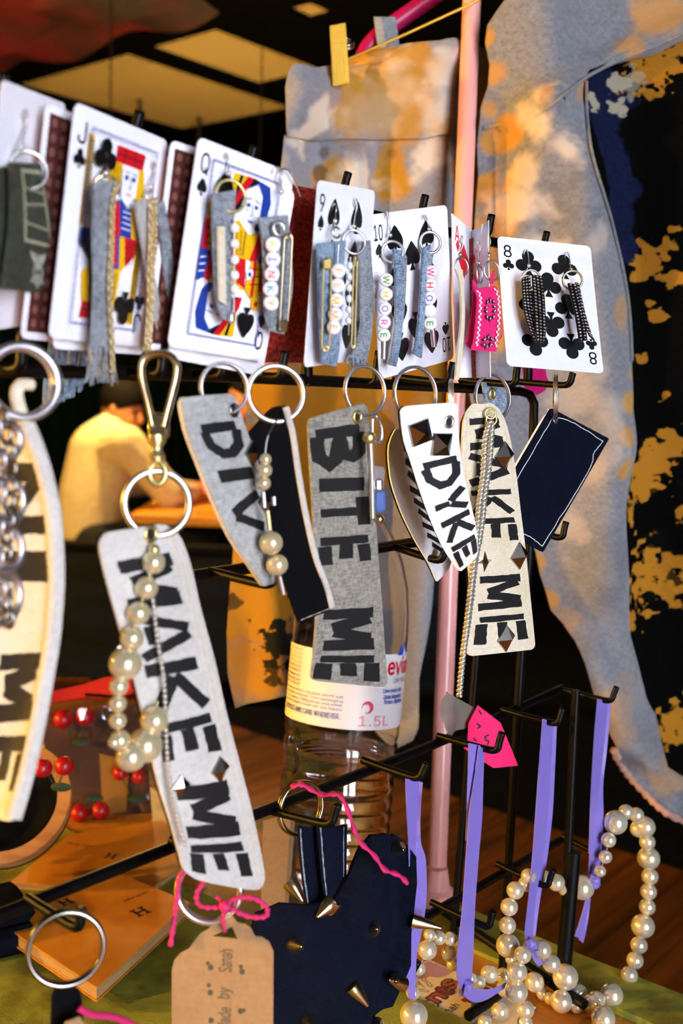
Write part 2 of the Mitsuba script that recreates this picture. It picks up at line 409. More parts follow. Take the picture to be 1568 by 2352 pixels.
mat('lilac', '#7C6CBA', .4, specular=.5, sheen=.6, anisotropic=.4)
mat('hot_pink', '#FF1663', .6)
mat('pink_cord', '#C81E64', .7)
mat('clear_film', '#B8B2A8', .2, spec_trans=.0, specular=.5)
mat('kraft', weave('#93704A', '#A88458', 700, .8), .85)

# ------------------------------------------------------------------ the room
TABLE = 0.75
A0, A1, B0, B1, ZC = -3.2, 7.2, -2.0, 7.0, 3.0
mat('wall', '#050607', .95, specular=.05)
mat('wall_pale', '#141211', .9, specular=.1)
mat('soffit', '#C9AE72', .9)
mat('beam', '#040403', .95, specular=.05)
def plank_tex(p, n, uv):
    a = p.x * float(e1[0]) + p.y * float(e1[1]); b = p.x * float(e2[0]) + p.y * float(e2[1])
    g = mikit.fbm(a * 3, b * 46, 0, 4); k = mikit.cell_rand(dr.floor(b / .13), 3, 1)
    return mikit.mix(C('#361805'), C('#8A4812'), dr.clip(g * .9 + (k - .5) * .5, 0, 1))
mat('plank', mikit.proc(plank_tex), .42)
mat('carpet', noise_mix('#07080C', '#0E1018', 60, 60, 60), .95, specular=.06)
def boxab(a0, a1, b0, b1, z0, z1, ch=.004): return obox(AB((a0 + a1) / 2, (b0 + b1) / 2, (z0 + z1) / 2), e1, e2, ez, a1 - a0, b1 - b0, z1 - z0, ch)
floor = struct('floor', boxab(A0, A1, B0, B1, -.1, -.012), 'm_carpet')
FLA = 2.62
k = 0
for b in np.arange(B0, 4.9, .13):          # boards laid along e1, cut in lengths
    a = A0 - float(rng.uniform(0, .9))
    while a < FLA:
        a2 = min(a + 1.6 + float(rng.uniform(0, .5)), FLA)
        if max(a, A0) < a2 - .03 and b > -1.2 and a2 > .2 and k < 295:
            add('plank', boxab(max(a, A0) + .0012, a2 - .0012, b + .0012, b + .1288, -.012, float(rng.uniform(-.0012, 0)), .0015), 'm_plank', floor, False); k += 1
        a = a2
struct('wall_back', boxab(A0, A1, B1, B1 + .1, 0, ZC), 'm_wall')
struct('wall_right', boxab(A1, A1 + .1, B0, B1, 0, ZC), 'm_wall')
struct('wall_left', boxab(A0 - .1, A0, B0, B1, 0, ZC), 'm_wall_pale')
wins = [(-1.35, .1)]; WZ0, WZ1 = .55, 2.25
spans = [(A0, wins[0][0]), (wins[0][1], A1)]
struct('wall_front', cat([boxab(a, b, B0 - .1, B0, 0, ZC) for a, b in spans] + [boxab(a, b, B0 - .1, B0, 0, WZ0) for a, b in wins] + [boxab(a, b, B0 - .1, B0, WZ1, ZC) for a, b in wins]), 'm_wall_pale')
mat('frame_paint', '#3A332C', .5)
for i, (a, b) in enumerate(wins):
    fr = [boxab(a, a + .05, B0 - .09, B0 + .02, WZ0, WZ1), boxab(b - .05, b, B0 - .09, B0 + .02, WZ0, WZ1), boxab(a, b, B0 - .09, B0 + .02, WZ0, WZ0 + .05), boxab(a, b, B0 - .09, B0 + .02, WZ1 - .05, WZ1), boxab((a + b) / 2 - .02, (a + b) / 2 + .02, B0 - .08, B0, WZ0, WZ1), boxab(a, b, B0 - .08, B0, 1.62, 1.66)]
    w = struct(f'window_{i + 1}', cat(fr), 'm_frame_paint'); labels[w]['label'] = 'dark framed window that lets the daylight in'
    q = AB((a + b) / 2, B0 - .05, (WZ0 + WZ1) / 2); sx, sz = (b - a) / 2, (WZ1 - WZ0) / 2
    pane = trimesh.Trimesh([q - e1 * sx - ez * sz, q + e1 * sx - ez * sz, q + e1 * sx + ez * sz, q - e1 * sx + ez * sz], [[0, 2, 1], [0, 3, 2]], process=False)
    if pane.face_normals[0] @ e2 < 0: pane.invert()
    kk = add('pane', pane, None, w, False)
    scene[kk]['emitter'] = {'type': 'area', 'radiance': rgb(np.array(DAY) * K_WINDOW)}
# ceiling of pale plaster fields between dark beams
ceil_ = struct('ceiling', boxab(A0, A1, B0, B1, ZC, ZC + .1), 'm_soffit')
for (a0, a1, b0, b1, d) in [(3.43, 3.78, B0, B1, .03), (A0, 3.43, B0, B1, .02), (5.12, A1, B0, B1, .025), (3.78, 5.12, 3.62, 4.1, .025), (3.78, 5.12, 4.62, 4.80, .02), (3.78, 5.12, 5.86, B1, .025), (3.78, 5.12, B0, 3.47, .025), (3.96, 5.12, 3.47, 3.62, .023), (4.62, 5.12, 4.1, 4.62, .022)]:
    add('beam', boxab(a0, a1, b0, b1, ZC - d, ZC - .001, .004), 'm_beam', ceil_, False)
# pleated curtain far behind
mat('curtain', '#081512', .95, specular=.05)
t = np.linspace(0, 1, 500)
cu = np.stack([2.2 + 5.0 * t, 6.75 + .05 * np.sin(t * 210) + .02 * np.sin(t * 77 + 1)], 1)
cq = np.vstack([cu, (cu + [0, .012])[::-1]])
cm = trimesh.creation.extrude_polygon(Polygon(cq).buffer(0), 2.6)
cm.vertices = np.array([AB(x, y, z + .05) for x, y, z in cm.vertices])
add('curtain', cm, 'm_curtain', None, 40, label='dark green pleated curtain along the far wall', cat='curtain')
# red drape under the ceiling, top left
mat('red_cloth', noise_mix('#1C0103', '#5A040C', 3, 3, 3), .7)
rc = Cloth(Plane(AB(2.5, 5.0, 2.72), -ez, e2))
class Drape(Sheet):
    W, H, sgn = 2.2, 4.0, 1.0
    def pos(s, x, y):
        a = 1.15 + x; b = 3.6 + y
        z = 2.86 - .06 * np.sin(x * 2.6 + .4) ** 2 - .035 * np.sin(b * 7.5 + 2 * x) - .02 * np.sin(x * 19 + b)
        return np.multiply.outer(a, e1) + np.multiply.outer(b, e2) + np.multiply.outer(z, ez)
    def nrm(s, x, y): return np.broadcast_to(-ez, (len(x), 3))
    def flip_needed(s): return False
add('red_drape', Drape().wrap(grid_poly(sbox(0, 0, 2.2, 3.4), .003, .06)), 'm_red_cloth', None, True, label='red cloth draped under the ceiling in the top left corner', cat='drape')
# dark ceiling rods of lamps
mat('lamp_metal', '#1A120A', .5)
def bulb_lamp(P, power, label, cord_top=ZC - .01, r=.045, color=WARM):
    P = np.asarray(P, float); t = thing('pendant_lamp', label, 'lamp', 'pendant lamps')
    add('cord', tube([P + [0, 0, .16], [P[0], P[1], cord_top]], .004, 6), 'm_lamp_metal', t)
    add('socket', moved(lathe([(0, 0), (.02, 0), (.024, .02), (.022, .09), (.008, .11), (0, .112)], 20), M4(P + [0, 0, r * .9], *np.eye(3))), 'm_lamp_metal', t, 40)
    b = moved(lathe([(0, -r), (r * .55, -r * .85), (r * .9, -r * .45), (r, 0), (r * .86, r * .5), (r * .45, r * .95), (0, r)], 24), M4(P, *np.eye(3)))
    kk = add('bulb', b, None, t, True)
    scene[kk]['emitter'] = {'type': 'area', 'radiance': rgb(np.array(color) * power)}
    return t
bulb_lamp([-2.3, -.45, 1.52], K_BULB * 1.1, 'warm bulb hanging over the stall, left of the camera')
bulb_lamp([-2.6, .7, 1.52], K_BULB * 1.1, 'warm bulb hanging beside the stall at the far left')
bulb_lamp(at(250, 660, 4.45), K_FAR, 'warm bulb hanging over the seated person', cord_top=2.78, color=FARW)
bulb_lamp(at(590, 640, 5.7), K_FAR * .3, 'warm bulb hanging over the far end of the room', color=FARW)
bulb_lamp(AB(2.4, .85, 2.35), K_FAR * .16, 'added unseen warm bulb that brightens the wooden floor', color=FARW)  # extra lamp out of frame, added to light the floor on the right
# dark hanging frame under the plaster field
fa = thing('hanging_frame', 'dark metal frame hanging under the yellow plaster field', 'light fitting')
add('bar', tube([AB(4.2, 5.5, 2.62), AB(4.95, 5.52, 2.62)], .02, 8), 'm_lamp_metal', fa)
add('rod', tube([AB(4.95, 5.5, 2.62), AB(4.95, 5.5, 2.99)], .012, 8), 'm_lamp_metal', fa)
add('rod', tube([AB(4.45, 5.5, 2.62), AB(4.45, 5.5, 2.99)], .012, 8), 'm_lamp_metal', fa)

# ------------------------------------------------------------------ people and table far behind
mat('skin', '#C98058', .55)
mat('hair', '#060403', .85, specular=.1)
mat('cream_knit', noise_mix('#D9C39A', '#EAD9B4', 90, 90, 90), .9, sheen=.3)
mat('rust_knit', noise_mix('#6E2410', '#8C3316', 90, 90, 90), .9, sheen=.3)
mat('trousers', '#14161C', .9)
mat('eye', '#18100C', .3)
mat('lip', '#9A4A3C', .5)
def chain_hull(pts):
    """Hulls of spheres along (point, radius) pairs."""
    out = []
    for (p, a), (q, b) in zip(pts[:-1], pts[1:]):
        s1 = m3.Manifold.sphere(a, 20).translate(list(map(float, p))); s2 = m3.Manifold.sphere(b, 20).translate(list(map(float, q)))
        out.append(m3.Manifold.batch_hull([s1, s2]))
    return out
def fuse(parts, ln=.02, it=12):
    m = m3.Manifold.batch_boolean(parts, m3.OpType.Add).refine_to_length(ln).to_mesh()
    t = trimesh.Trimesh(m.vert_properties[:, :3], m.tri_verts, process=True)
    trimesh.smoothing.filter_taubin(t, iterations=it); return t
def person(O, face, side, J, top, label, hairlen):
    """J: joints in (forward, left, up) metres from O; face, side: unit vectors of the body."""
    P = {k: O + face * v[0] + side * v[1] + ez * v[2] for k, v in J.items()}
    t = thing('person', label, 'person')
    g = lambda *ks: chain_hull([(P[a], b) for a, b in ks])
    body = g(('hip', .13), ('waist', .12), ('chest', .125), ('neckb', .06)) + g(('neckb', .052), ('neck', .05), ('head', .07))
    for s in 'LR':
        body += g(('chest', .10), ('sh' + s, .06)) + g(('sh' + s, .06), ('el' + s, .046), ('wr' + s, .03)) + g(('hip', .11), ('hj' + s, .095), ('kn' + s, .066), ('an' + s, .045)) + g(('an' + s, .045), ('to' + s, .03))
        d = unit(P['wr' + s] - P['el' + s]); o = unit(np.cross(d, ez)); hnd = P['wr' + s] + d * .08
        body += chain_hull([(P['wr' + s], .026), (hnd - o * .018, .02)]) + chain_hull([(P['wr' + s], .026), (hnd + o * .018, .02)])
        for q, (off, ln) in enumerate(((-.033, .06), (-.012, .075), (.01, .07), (.031, .055))):
            body += chain_hull([(hnd + o * off * .8, .011), (hnd + o * off + d * ln * .6 - ez * .006, .0095), (hnd + o * off + d * ln - ez * .022, .008)])
        body += chain_hull([(P['wr' + s] + d * .03, .014), (P['wr' + s] + d * .055 + o * .05 * (1 if s == 'L' else -1), .011), (P['wr' + s] + d * .09 + o * .058 * (1 if s == 'L' else -1), .009)])
    hf = unit(P['nose'] - P['head']); hu = unit(ez - hf * (ez @ hf)); hs = np.cross(hu, hf); hc = P['head']
    sk = m3.Manifold.sphere(1, 32).scale([.095, .074, .115])
    A = np.stack([hf, hs, hu], 1)
    M_ = np.c_[A, hc]
    body.append(sk.transform(M_.tolist()))
    body += chain_hull([(hc + hf * .05 - hu * .03, .055), (hc + hf * .06 - hu * .085, .035)]) + chain_hull([(hc + hf * .088 + hu * .01, .012), (hc + hf * .108 - hu * .02, .015)])
    for s in (-1, 1): body.append(m3.Manifold.sphere(1, 16).scale([.018, .012, .03]).transform(np.c_[A, hc + hs * s * .075 - hu * .01].tolist()))
    bd = add('body', fuse(body, .018, 8), 'm_skin', t, True)
    for s in (-1, 1): add('eye', ball(hc + hf * .083 + hs * s * .032 + hu * .012, .012), 'm_eye', t, True)
    add('mouth', moved(trimesh.creation.icosphere(subdivisions=2), M4(hc + hf * .092 - hu * .055, hf * .008, hs * .024, hu * .007)), 'm_lip', t, True)
    hair = [m3.Manifold.sphere(1, 28).scale([.104, .084, .10]).transform(np.c_[A, hc - hf * .014 + hu * .036].tolist()) - m3.Manifold.sphere(1, 24).scale([.12, .10, .13]).transform(np.c_[A, hc + hf * .07 - hu * .085].tolist())]
    if hairlen: hair += [m3.Manifold.sphere(1, 24).scale([.05, .08, hairlen]).transform(np.c_[A, hc - hf * .06 - hu * hairlen * .5].tolist())]
    add('hair', fuse(hair, .015, 6), 'm_hair', t, True)
    sw = g(('hip', .150), ('waist', .150), ('chest', .155), ('neckb', .085))
    for s in 'LR': sw += g(('chest', .125), ('sh' + s, .085)) + g(('sh' + s, .085), ('el' + s, .068), ('wc' + s, .046))
    add('sweater', fuse(sw, .02, 10), top, t, True)
    tr = []
    for s in 'LR': tr += g(('hip', .125), ('hj' + s, .108), ('kn' + s, .08), ('ac' + s, .06))
    add('trousers', fuse(tr, .025, 8), 'm_trousers', t, True)
    for s in 'LR':
        sh = chain_hull([(P['an' + s] - ez * .02, .05), (P['to' + s] - ez * .01, .04)])
        add('shoe', fuse(sh, .02, 4), 'm_hair', t, True)
    return P
SEAT = .40
# the sitter in cream: shoulders seen from behind, leaning right over the table
fc = unit(.86 * rt * [1, 1, 0] + .5 * np.array([0, 1.0, 0])); sd = np.cross(ez, fc)
O1 = at(196, 1215, 4.75); O1[2] = 0
zz = lambda py, dep: at(250, py, dep)[2]
J1 = dict(hip=(0, 0, SEAT + .13), waist=(.03, 0, .70), chest=(.08, 0, .90), neckb=(.11, 0, 1.0), neck=(.125, 0, 1.04), head=(.165, 0, 1.105), nose=(.225, -.075, 1.07),
          shL=(.12, .19, .955), shR=(.12, -.19, .955), elL=(.30, .26, .74), elR=(.30, -.24, .74), wrL=(.52, .16, .735), wrR=(.50, -.10, .735), wcL=(.46, .18, .735), wcR=(.44, -.13, .735),
          hjL=(.02, .1, SEAT + .11), hjR=(.02, -.1, SEAT + .11), knL=(.45, .13, SEAT + .1), knR=(.45, -.13, SEAT + .1), anL=(.42, .13, .09), anR=(.42, -.13, .09), acL=(.425, .13, .16), acR=(.425, -.13, .16), toL=(.58, .14, .04), toR=(.58, -.14, .04))
person(O1, fc, sd, J1, 'm_cream_knit', 'person in a cream sweater with short dark hair, bent over the orange table', 0)
# the other sitter in rust, facing across the table
fc2 = unit(-.9 * rt * [1, 1, 0] - .25 * np.array([0, 1.0, 0])); sd2 = np.cross(ez, fc2)
O2 = at(650, 1230, 5.15); O2[2] = 0
J2 = dict(J1, head=(.18, 0, 1.17), nose=(.29, 0, 1.16), neck=(.15, 0, 1.08), elL=(.20, .26, .75), elR=(.20, -.24, .75), wrL=(.38, .14, .735), wrR=(.37, -.10, .735), wcL=(.33, .15, .735), wcR=(.32, -.12, .735), shL=(.1, .2, .97), shR=(.1, -.2, .97))
person(O2, fc2, sd2, J2, 'm_rust_knit', 'person in a rust red sweater across the orange table', .12)
mat('far_table', noise_mix('#C07414', '#E89E26', 4, 40, 4), .4)
mat('dark_paint', '#05060A', .8, specular=.15)
ft = thing('far_table', 'orange topped table in front of the two seated people', 'table')
tc = at(430, 1170, 4.75); tz = .66
X = unit(rt * [1, 1, 0]); Y = np.cross(ez, X)
add('tabletop', obox([tc[0] + .12, tc[1] + .05, tz], X, Y, ez, .62, .9, .04, .006), 'm_far_table', ft)
for sx in ():
    for sy in (-.24, .24): add('leg', obox(np.array([tc[0] + .12, tc[1] + .22, tz / 2 - .01]) + X * sx + Y * sy, X, Y, ez, .05, .05, tz - .02, .004), 'm_dark_paint', ft)
add('pedestal', moved(lathe([(0, 0), (.20, 0), (.20, .02), (.04, .04), (.035, tz - .06), (.12, tz - .03), (.12, tz - .02), (0, tz - .019)], 28), M4(np.array([tc[0] + .12, tc[1] + .05, 0]), *np.eye(3))), 'm_dark_paint', ft, 40)
def stool(c, label):
    t = thing('stool', label, 'stool', 'stools at the orange table')
    c = np.asarray(c); add('seat', moved(lathe([(0, 0), (.17, 0), (.175, .012), (.17, .03), (0, .032)], 32), M4([c[0], c[1], SEAT - .04], *np.eye(3))), 'm_dark_paint', t, 40)
    for q in range(4):
        a = q * math.pi / 2 + .5; d = np.array([math.cos(a), math.sin(a), 0])
        add('leg', tube([[c[0], c[1], SEAT - .04] + d * .13, [c[0], c[1], 0] + d * .19], .014, 8), 'm_dark_paint', t)
stool(O1, 'dark round stool under the person in cream'); stool(O2, 'dark round stool under the person in rust')
# dark bar panel with blue glints in front of the table
mat('blue_panel', noise_mix('#02040A', '#081A2C', 3, 3, 9), .5, specular=.15)
bp = thing('low_partition', 'low dark blue panelled partition below the orange table', 'partition')
pc = at(470, 1420, 4.3)
add('panel', obox([pc[0], pc[1], .28], X, Y, ez, 1.9, .05, .52, .006), 'm_blue_panel', bp)
add('rail', obox([pc[0], pc[1], .56], X, Y, ez, 1.94, .08, .035, .006), 'm_dark_paint', bp)
# ------------------------------------------------------------------ the stall table
def wood_tex(p, n, uv):
    a = p.x * float(e1[0]) + p.y * float(e1[1]); b = p.x * float(e2[0]) + p.y * float(e2[1])
    g = mikit.fbm(a * 60, b * 5, p.z * 60, 4)
    return mikit.mix(C('#8A4E12'), C('#C88A3C'), g)
mat('table_wood', mikit.proc(wood_tex), .4)
mat('green_felt', noise_mix('#5C5A10', '#8A8A2A', 40, 40, 40), .92, sheen=.3, bump=(wbump(900), .0004))
tb = thing('market_table', 'wooden market table that carries the jewellery display rack', 'table')
AE = .762
add('tabletop', boxab(-.75, AE, -.75, 1.75, TABLE - .03, TABLE, .003), 'm_table_wood', tb)
for a in (-.69, AE - .06):
    for b in (-.69, 1.69): add('leg', boxab(a - .03, a + .03, b - .03, b + .03, 0, TABLE - .03), 'm_table_wood', tb)
TB = Plane(np.array([0, 0, TABLE]), ez, e2)
def flatcloth(name, a0, a1, b0, b1, label, seed, t=.0025):
    g = grid_poly(sbox(a0, b0, a1, b1), t, .014)
    V = g.vertices; h = meshkit.fbm(np.c_[V[:, :2] * 14, np.zeros(len(V))], 3, seed) * .004
    V2 = AB(0, 0) + np.multiply.outer(V[:, 0], e1) + np.multiply.outer(V[:, 1], e2) + np.multiply.outer(V[:, 2] + TABLE + .0003 + np.where(V[:, 2] > t / 2, h, 0), ez)
    return add(name, trimesh.Trimesh(V2, g.faces, process=False), 'm_green_felt', None, 30, label=label, cat='cloth')
flatcloth('table_runner', .708, AE - .001, -.3, .56, 'olive green runner along the right edge of the wooden table under the pearls', 3)
flatcloth('tablecloth', -.1, .62, .3, 1.5, 'olive green tablecloth under the orange notebooks at the lower left', 5)

# ------------------------------------------------------------------ clothes rail with the pink pole
def pole_tex(p, n, uv): return mikit.mix(C('#F0A090'), C('#F6B4B0'), mikit.fbm(p.x * 60, p.y * 60, p.z * 9, 2))
mat('pink_pole', mikit.proc(pole_tex), .22, specular=.6)
rail = thing('clothes_rail', 'tall pink enamelled pole of the clothes rail behind the card rack', 'clothes rail')
ptop, pbot = at(1083, 0, .93), TB.pt(1000, 2085)
zb = float((pbot - CAM) @ fw)
ptop = at(1083, 0, zb * 1.03); pd = unit(ptop - pbot)
ptop2 = ptop + pd * .12
add('pole', tube([pbot + pd * .012, pbot + pd * .3, ptop, ptop2], .0083, 20), 'm_pink_pole', rail, 40)
add('foot', moved(lathe([(0, 0), (.02, 0), (.02, .006), (.012, .012), (.009, .03), (0, .031)], 28), M4(pbot + ez * .0075, *np.eye(3))), 'm_pink_pole', rail, 40)
cross0 = ptop2 - pd * .01
add('crossbar', tube([cross0 - e1 * .5, cross0 + e1 * .7], .0083, 14), 'm_pink_pole', rail, 40)

# ------------------------------------------------------------------ garments
def folds_fn(cl, folds, wob, seed):
    F_ = [(cl.px(P), w, h) for P, w, h in folds]
    def fn(x, y):
        x = np.asarray(x, float); y = np.asarray(y, float)
        z = wob * (meshkit.fbm(np.stack([x * 16, y * 9, np.full_like(x, seed)], -1), 3, seed) - .5)
        for P, w, h in F_: z = z + 1.5 * h * np.exp(-(segdist(x, y, P) / w) ** 2)
        return z
    return fn
NG = unit(-np.array([0, 1.0, 0]) * .93 + np.array([1.0, 0, 0]) * .37)
def spots(cl, lst):
    """Blotch list in pixels -> (x, z) world pairs with radii in metres, measured on the cloth."""
    out = []
    for (px, py, r, k) in lst:
        q = cl.px([(px, py)])[0]; p = cl.pos(q[:1], q[1:])[0]; out.append((p, r * cl.pl.z(px, py) / FPX, k))
    return out
def dye_and_light(p, S, warp=.02, f=30, lo=.45, hi=1.15, wv=.55):  # mask for real bleach and for light and shade painted on the cloth
    """Sum of soft blotches with ragged edges; points are in the cloth's own place."""
    wx = (mikit.fbm(p.x * f, p.y * f, p.z * f, 4) - .5) * 2
    v = mi.Float(0)
    for (c, r, k) in S:
        d = dr.sqrt(dr.square(p.x - float(c[0])) + dr.square(p.y - float(c[1])) + dr.square(p.z - float(c[2]))) / float(r)
        v = dr.maximum(v, float(k) * (1 - mikit.smoothstep(lo, hi, d + wx * wv)))
    return v
def fabric_noise(p, s=900): return mikit.noise(p.x * s, p.y * s, p.z * s) * .5 + mikit.noise(p.x * s * .4, p.y * s * .4, p.z * s * .4) * .5

# left garment: bleached trousers clipped to a hanger
PL1 = Plane(at(850, 500, 1.02), NG)
CL1 = Cloth(PL1)
waist = [(668, 152), (720, 160), (770, 150), (850, 118), (930, 104), (1000, 98), (1060, 104), (1125, 120), (1130, 320), (1060, 316), (960, 322), (860, 324), (780, 322), (655, 318), (652, 260), (650, 205), (656, 170)]
body = [(652, 312), (780, 318), (860, 320), (960, 318), (1060, 312), (1160, 318), (1165, 900), (1100, 1000), (1000, 1240), (985, 1420), (960, 1560), (945, 1700), (905, 1720), (800, 1640), (700, 1560), (640, 1600), (585, 1612), (540, 1625), (522, 1545), (520, 1450), (528, 1340), (545, 1100), (600, 700), (640, 420)]
def profile(cl, py, pts, k=.006):
    x = np.array([cl.px([(a, py)])[0][0] for a, _ in pts]); z = np.array([b for _, b in pts])
    g = np.linspace(x[0] - .2, x[-1] + .2, 3000); v = np.interp(g, x, z); w = np.exp(-np.linspace(-3, 3, int(6 * k / (g[1] - g[0])) | 1) ** 2 / 2); v = np.convolve(np.pad(v, len(w) // 2, mode='edge'), w / w.sum(), 'valid')
    return lambda q: np.interp(q, g, v)
f_waist = profile(CL1, 240, [(600, .02), (655, .034), (790, -.012), (960, .042), (985, .045), (1050, .005), (1120, 0), (1200, .01)])
f_body = profile(CL1, 420, [(600, .0), (640, .030), (735, -.016), (760, .006), (830, .016), (848, -.018), (910, .020), (975, .036), (1010, .028), (1055, -.012), (1140, .0), (1180, .01)])
seam_y = CL1.px([(850, 321)])[0][1]
base1 = folds_fn(CL1, [([(668, 235), (760, 212), (900, 160), (1010, 150)], .012, .008), ([(650, 318), (1100, 318)], .004, -.005), ([(600, 1300), (640, 1600)], .02, .015), ([(960, 1100), (930, 1640)], .02, .015), ([(880, 1000), (860, 1640)], .02, -.015)], .018, 3)
def relief1(x, y):
    x = np.asarray(x, float); y = np.asarray(y, float)
    b = np.clip((y - seam_y + .006) / .02, 0, 1); fade = np.clip(1 - (y - seam_y - .12) / .3, .35, 1)
    return base1(x, y) + f_waist(x) * (1 - b) + f_body(x) * b * fade
CL1.relief = relief1
S_cream = spots(CL1, [(720, 280, 70, 1), (830, 400, 70, .9), (860, 250, 90, .35), (1010, 240, 50, .6), (1030, 150, 60, .7), (980, 370, 50, .9), (760, 470, 40, .7), (900, 150, 60, .5)])
S_orange_light = spots(CL1, [(810, 160, 60, .9), (880, 180, 90, 1), (840, 240, 90, .9), (950, 150, 60, .9), (930, 260, 90, .9), (1000, 300, 50, .7), (900, 360, 40, .9), (760, 400, 45, .9), (900, 420, 50, 1), (1060, 240, 60, .9), (1060, 420, 90, .9), (640, 430, 40, .6), (650, 800, 90, .9), (700, 1000, 140, 1), (600, 1400, 120, 1), (560, 1300, 90, 1), (760, 900, 130, 1), (1020, 900, 110, 1), (640, 1180, 120, 1), (580, 1520, 80, .9), (900, 830, 110, 1), (800, 980, 130, 1), (960, 1060, 90, 1), (640, 900, 90, 1), (1100, 650, 90, .9), (620, 1230, 80, .8), (560, 1560, 50, .6)])  # orange bleach, plus warm light of the left-facing folds painted into the colour
S_shade = spots(CL1, [(1064, y, 30, .9) for y in range(130, 700, 45)] + [(745, 350, 16, .7), (735, 400, 18, .8), (728, 450, 20, .8), (722, 500, 22, .8), (905, 350, 14, .5)])  # shade beside the pole and in the pleat valleys, painted as brown
S_dark = spots(CL1, [(655, 1480, 55, 1), (690, 1400, 50, 1), (630, 1550, 26, .9), (535, 1380, 22, .8)])
def tex1(p, n, uv):
    c = mikit.mix(C('#7C7C84'), C('#9C9A9C'), fabric_noise(p))
    c = mikit.mix(c, C('#BE861C'), dye_and_light(p, S_orange_light, f=34, lo=.65, hi=1.25, wv=.8))
    c = mikit.mix(c, C('#5A2E0C'), dye_and_light(p, S_shade, f=30, lo=.4, hi=1.2, wv=.8) * .85)
    c = mikit.mix(c, C('#E8D8BE'), dye_and_light(p, S_cream, f=40, lo=.25, hi=1.25, wv=1.3) * .85)
    return mikit.mix(c, C('#0D0E12'), dye_and_light(p, S_dark, f=120, lo=.8, hi=1.0, wv=1.6))
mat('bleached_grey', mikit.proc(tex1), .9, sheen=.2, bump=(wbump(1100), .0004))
tr = thing('bleached_trousers', 'grey and orange bleached trousers with painted warm light and shade, clipped to a hanger', 'trousers')
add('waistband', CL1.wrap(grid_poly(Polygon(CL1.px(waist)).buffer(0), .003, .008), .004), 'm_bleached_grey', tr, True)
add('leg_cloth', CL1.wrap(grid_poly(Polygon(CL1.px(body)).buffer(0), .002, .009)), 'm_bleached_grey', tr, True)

# hanger: gilt clip, wire bar, magenta tube arm and its grey loop
hg = thing('trouser_hanger', 'wire hanger with a ribbed gilt clip and a magenta tube arm at the top', 'hanger')
zc = PL1.z(780, 130) - .028
mat('gilt', '#F0BE48', .42, metallic=.85)
cp = Plane(at(780, 125, zc), unit(NG + [-.35, 0, 0]))
def clip_mesh():
    ms = []
    a, b, c, d = [cp.uv(*q) for q in ((757, 62), (793, 55), (802, 192), (764, 200))]
    g = Polygon([a, b, c, d]).buffer(-.0008).buffer(.0008)
    ms.append(slab(g, .003, .006))
    for k in (.16, .39, .62, .85):
        p0 = a * (1 - k) + b * k; p1 = d * (1 - k) + c * k; m_ = p0 * .58 + p1 * .42
        ms.append(slab(LineString([m_, p1 * .95 + p0 * .05]).buffer(.0016, cap_style='square'), .0012, 0, .003))
    for i in range(4):
        for j in range(4):
            k, l = .2 + .2 * i, .05 + .085 * j
            q = (a * (1 - k) + b * k) * (1 - l) + (d * (1 - k) + c * k) * l
            ms.append(slab(Point(q).buffer(.0011, 3), .0009, 0, .003))
    m = cat(ms); V = m.vertices; m.vertices = cp.xyz(V[:, 0], V[:, 1], V[:, 2]); return m
add('clip', clip_mesh(), 'm_gilt', hg, 30, label='ribbed gilt clip')
add('clip_spring', cat([tube(catmull([at(798 + 12 * math.cos(t), 108 - 10 * math.sin(t) - t * 1.2, zc + .012 + .003 * math.sin(t)) for t in np.linspace(0, 12, 30)], 3), .0016, 8)]), 'm_gunmetal', hg, True)
add('wire_bar', tube([at(770, 150, zc + .02), at(800, 136, zc + .012), at(930, 79, zc + .01), at(1075, 12, zc + .0), at(1190, -50, zc)], .0013, 8), 'm_gilt', hg, True)
mat('magenta', '#B01458', .35)
add('arm', tube(catmull([at(826, 165, 1.06), at(845, 110, 1.06), at(900, 58, 1.06), at(960, 16, 1.06), at(1040, -40, 1.06), at(1130, -90, 1.06)], 6), .0085, 14), 'm_magenta', hg, True, label='magenta tube arm')
for x0, m_ in ((868, 'm_grey_twill'), (886, 'm_blue_denim'), (900, 'm_blue_denim')):
    st = Strip([(x0 - 10 + 4 * k, 40 + 30 * k, x0 + 8 + 4 * k, 40 + 30 * k, 1.045, 1.045) for k in range(4)])
    add('fabric_loop', st.wrap(slab(sbox(0, 0, st.W, st.H), .001, .01)), m_, hg, True)

# right garment: a skirt pieced from grey jersey and bleached black denim
PL2 = Plane(at(1350, 700, 1.0), unit(NG * [1, 1, 1] + [-.25, 0, 0]))
CL2 = Cloth(PL2)
black = [(1330, 168), (1360, 150), (1420, 138), (1500, 112), (1640, 55), (1700, 40), (1700, 1950), (1600, 1905), (1540, 1760), (1480, 1620), (1436, 1420), (1425, 1200), (1438, 1000), (1430, 830), (1412, 640), (1370, 460), (1335, 320), (1328, 230)]
grey = [(1117, 60), (1140, 25), (1180, -30), (1450, -60), (1640, -30), (1640, 60), (1500, 128), (1420, 146), (1382, 150), (1350, 162), (1338, 185), (1338, 250), (1346, 318), (1380, 450), (1412, 560), (1434, 660), (1447, 820), (1450, 940), (1455, 1050), (1434, 1160), (1438, 1290), (1444, 1460), (1470, 1560), (1502, 1640), (1530, 1760), (1640, 1830), (1660, 1900), (1568, 1886), (1532, 1868), (1480, 1828), (1440, 1785), (1408, 1738), (1412, 1712), (1385, 1660), (1360, 1590), (1340, 1520), (1318, 1470), (1290, 1430), (1262, 1400), (1238, 1320), (1226, 1262), (1160, 1220), (1110, 1130), (1075, 900), (1082, 600), (1096, 400), (1098, 290), (1104, 240), (1118, 200), (1122, 150), (1112, 100)]
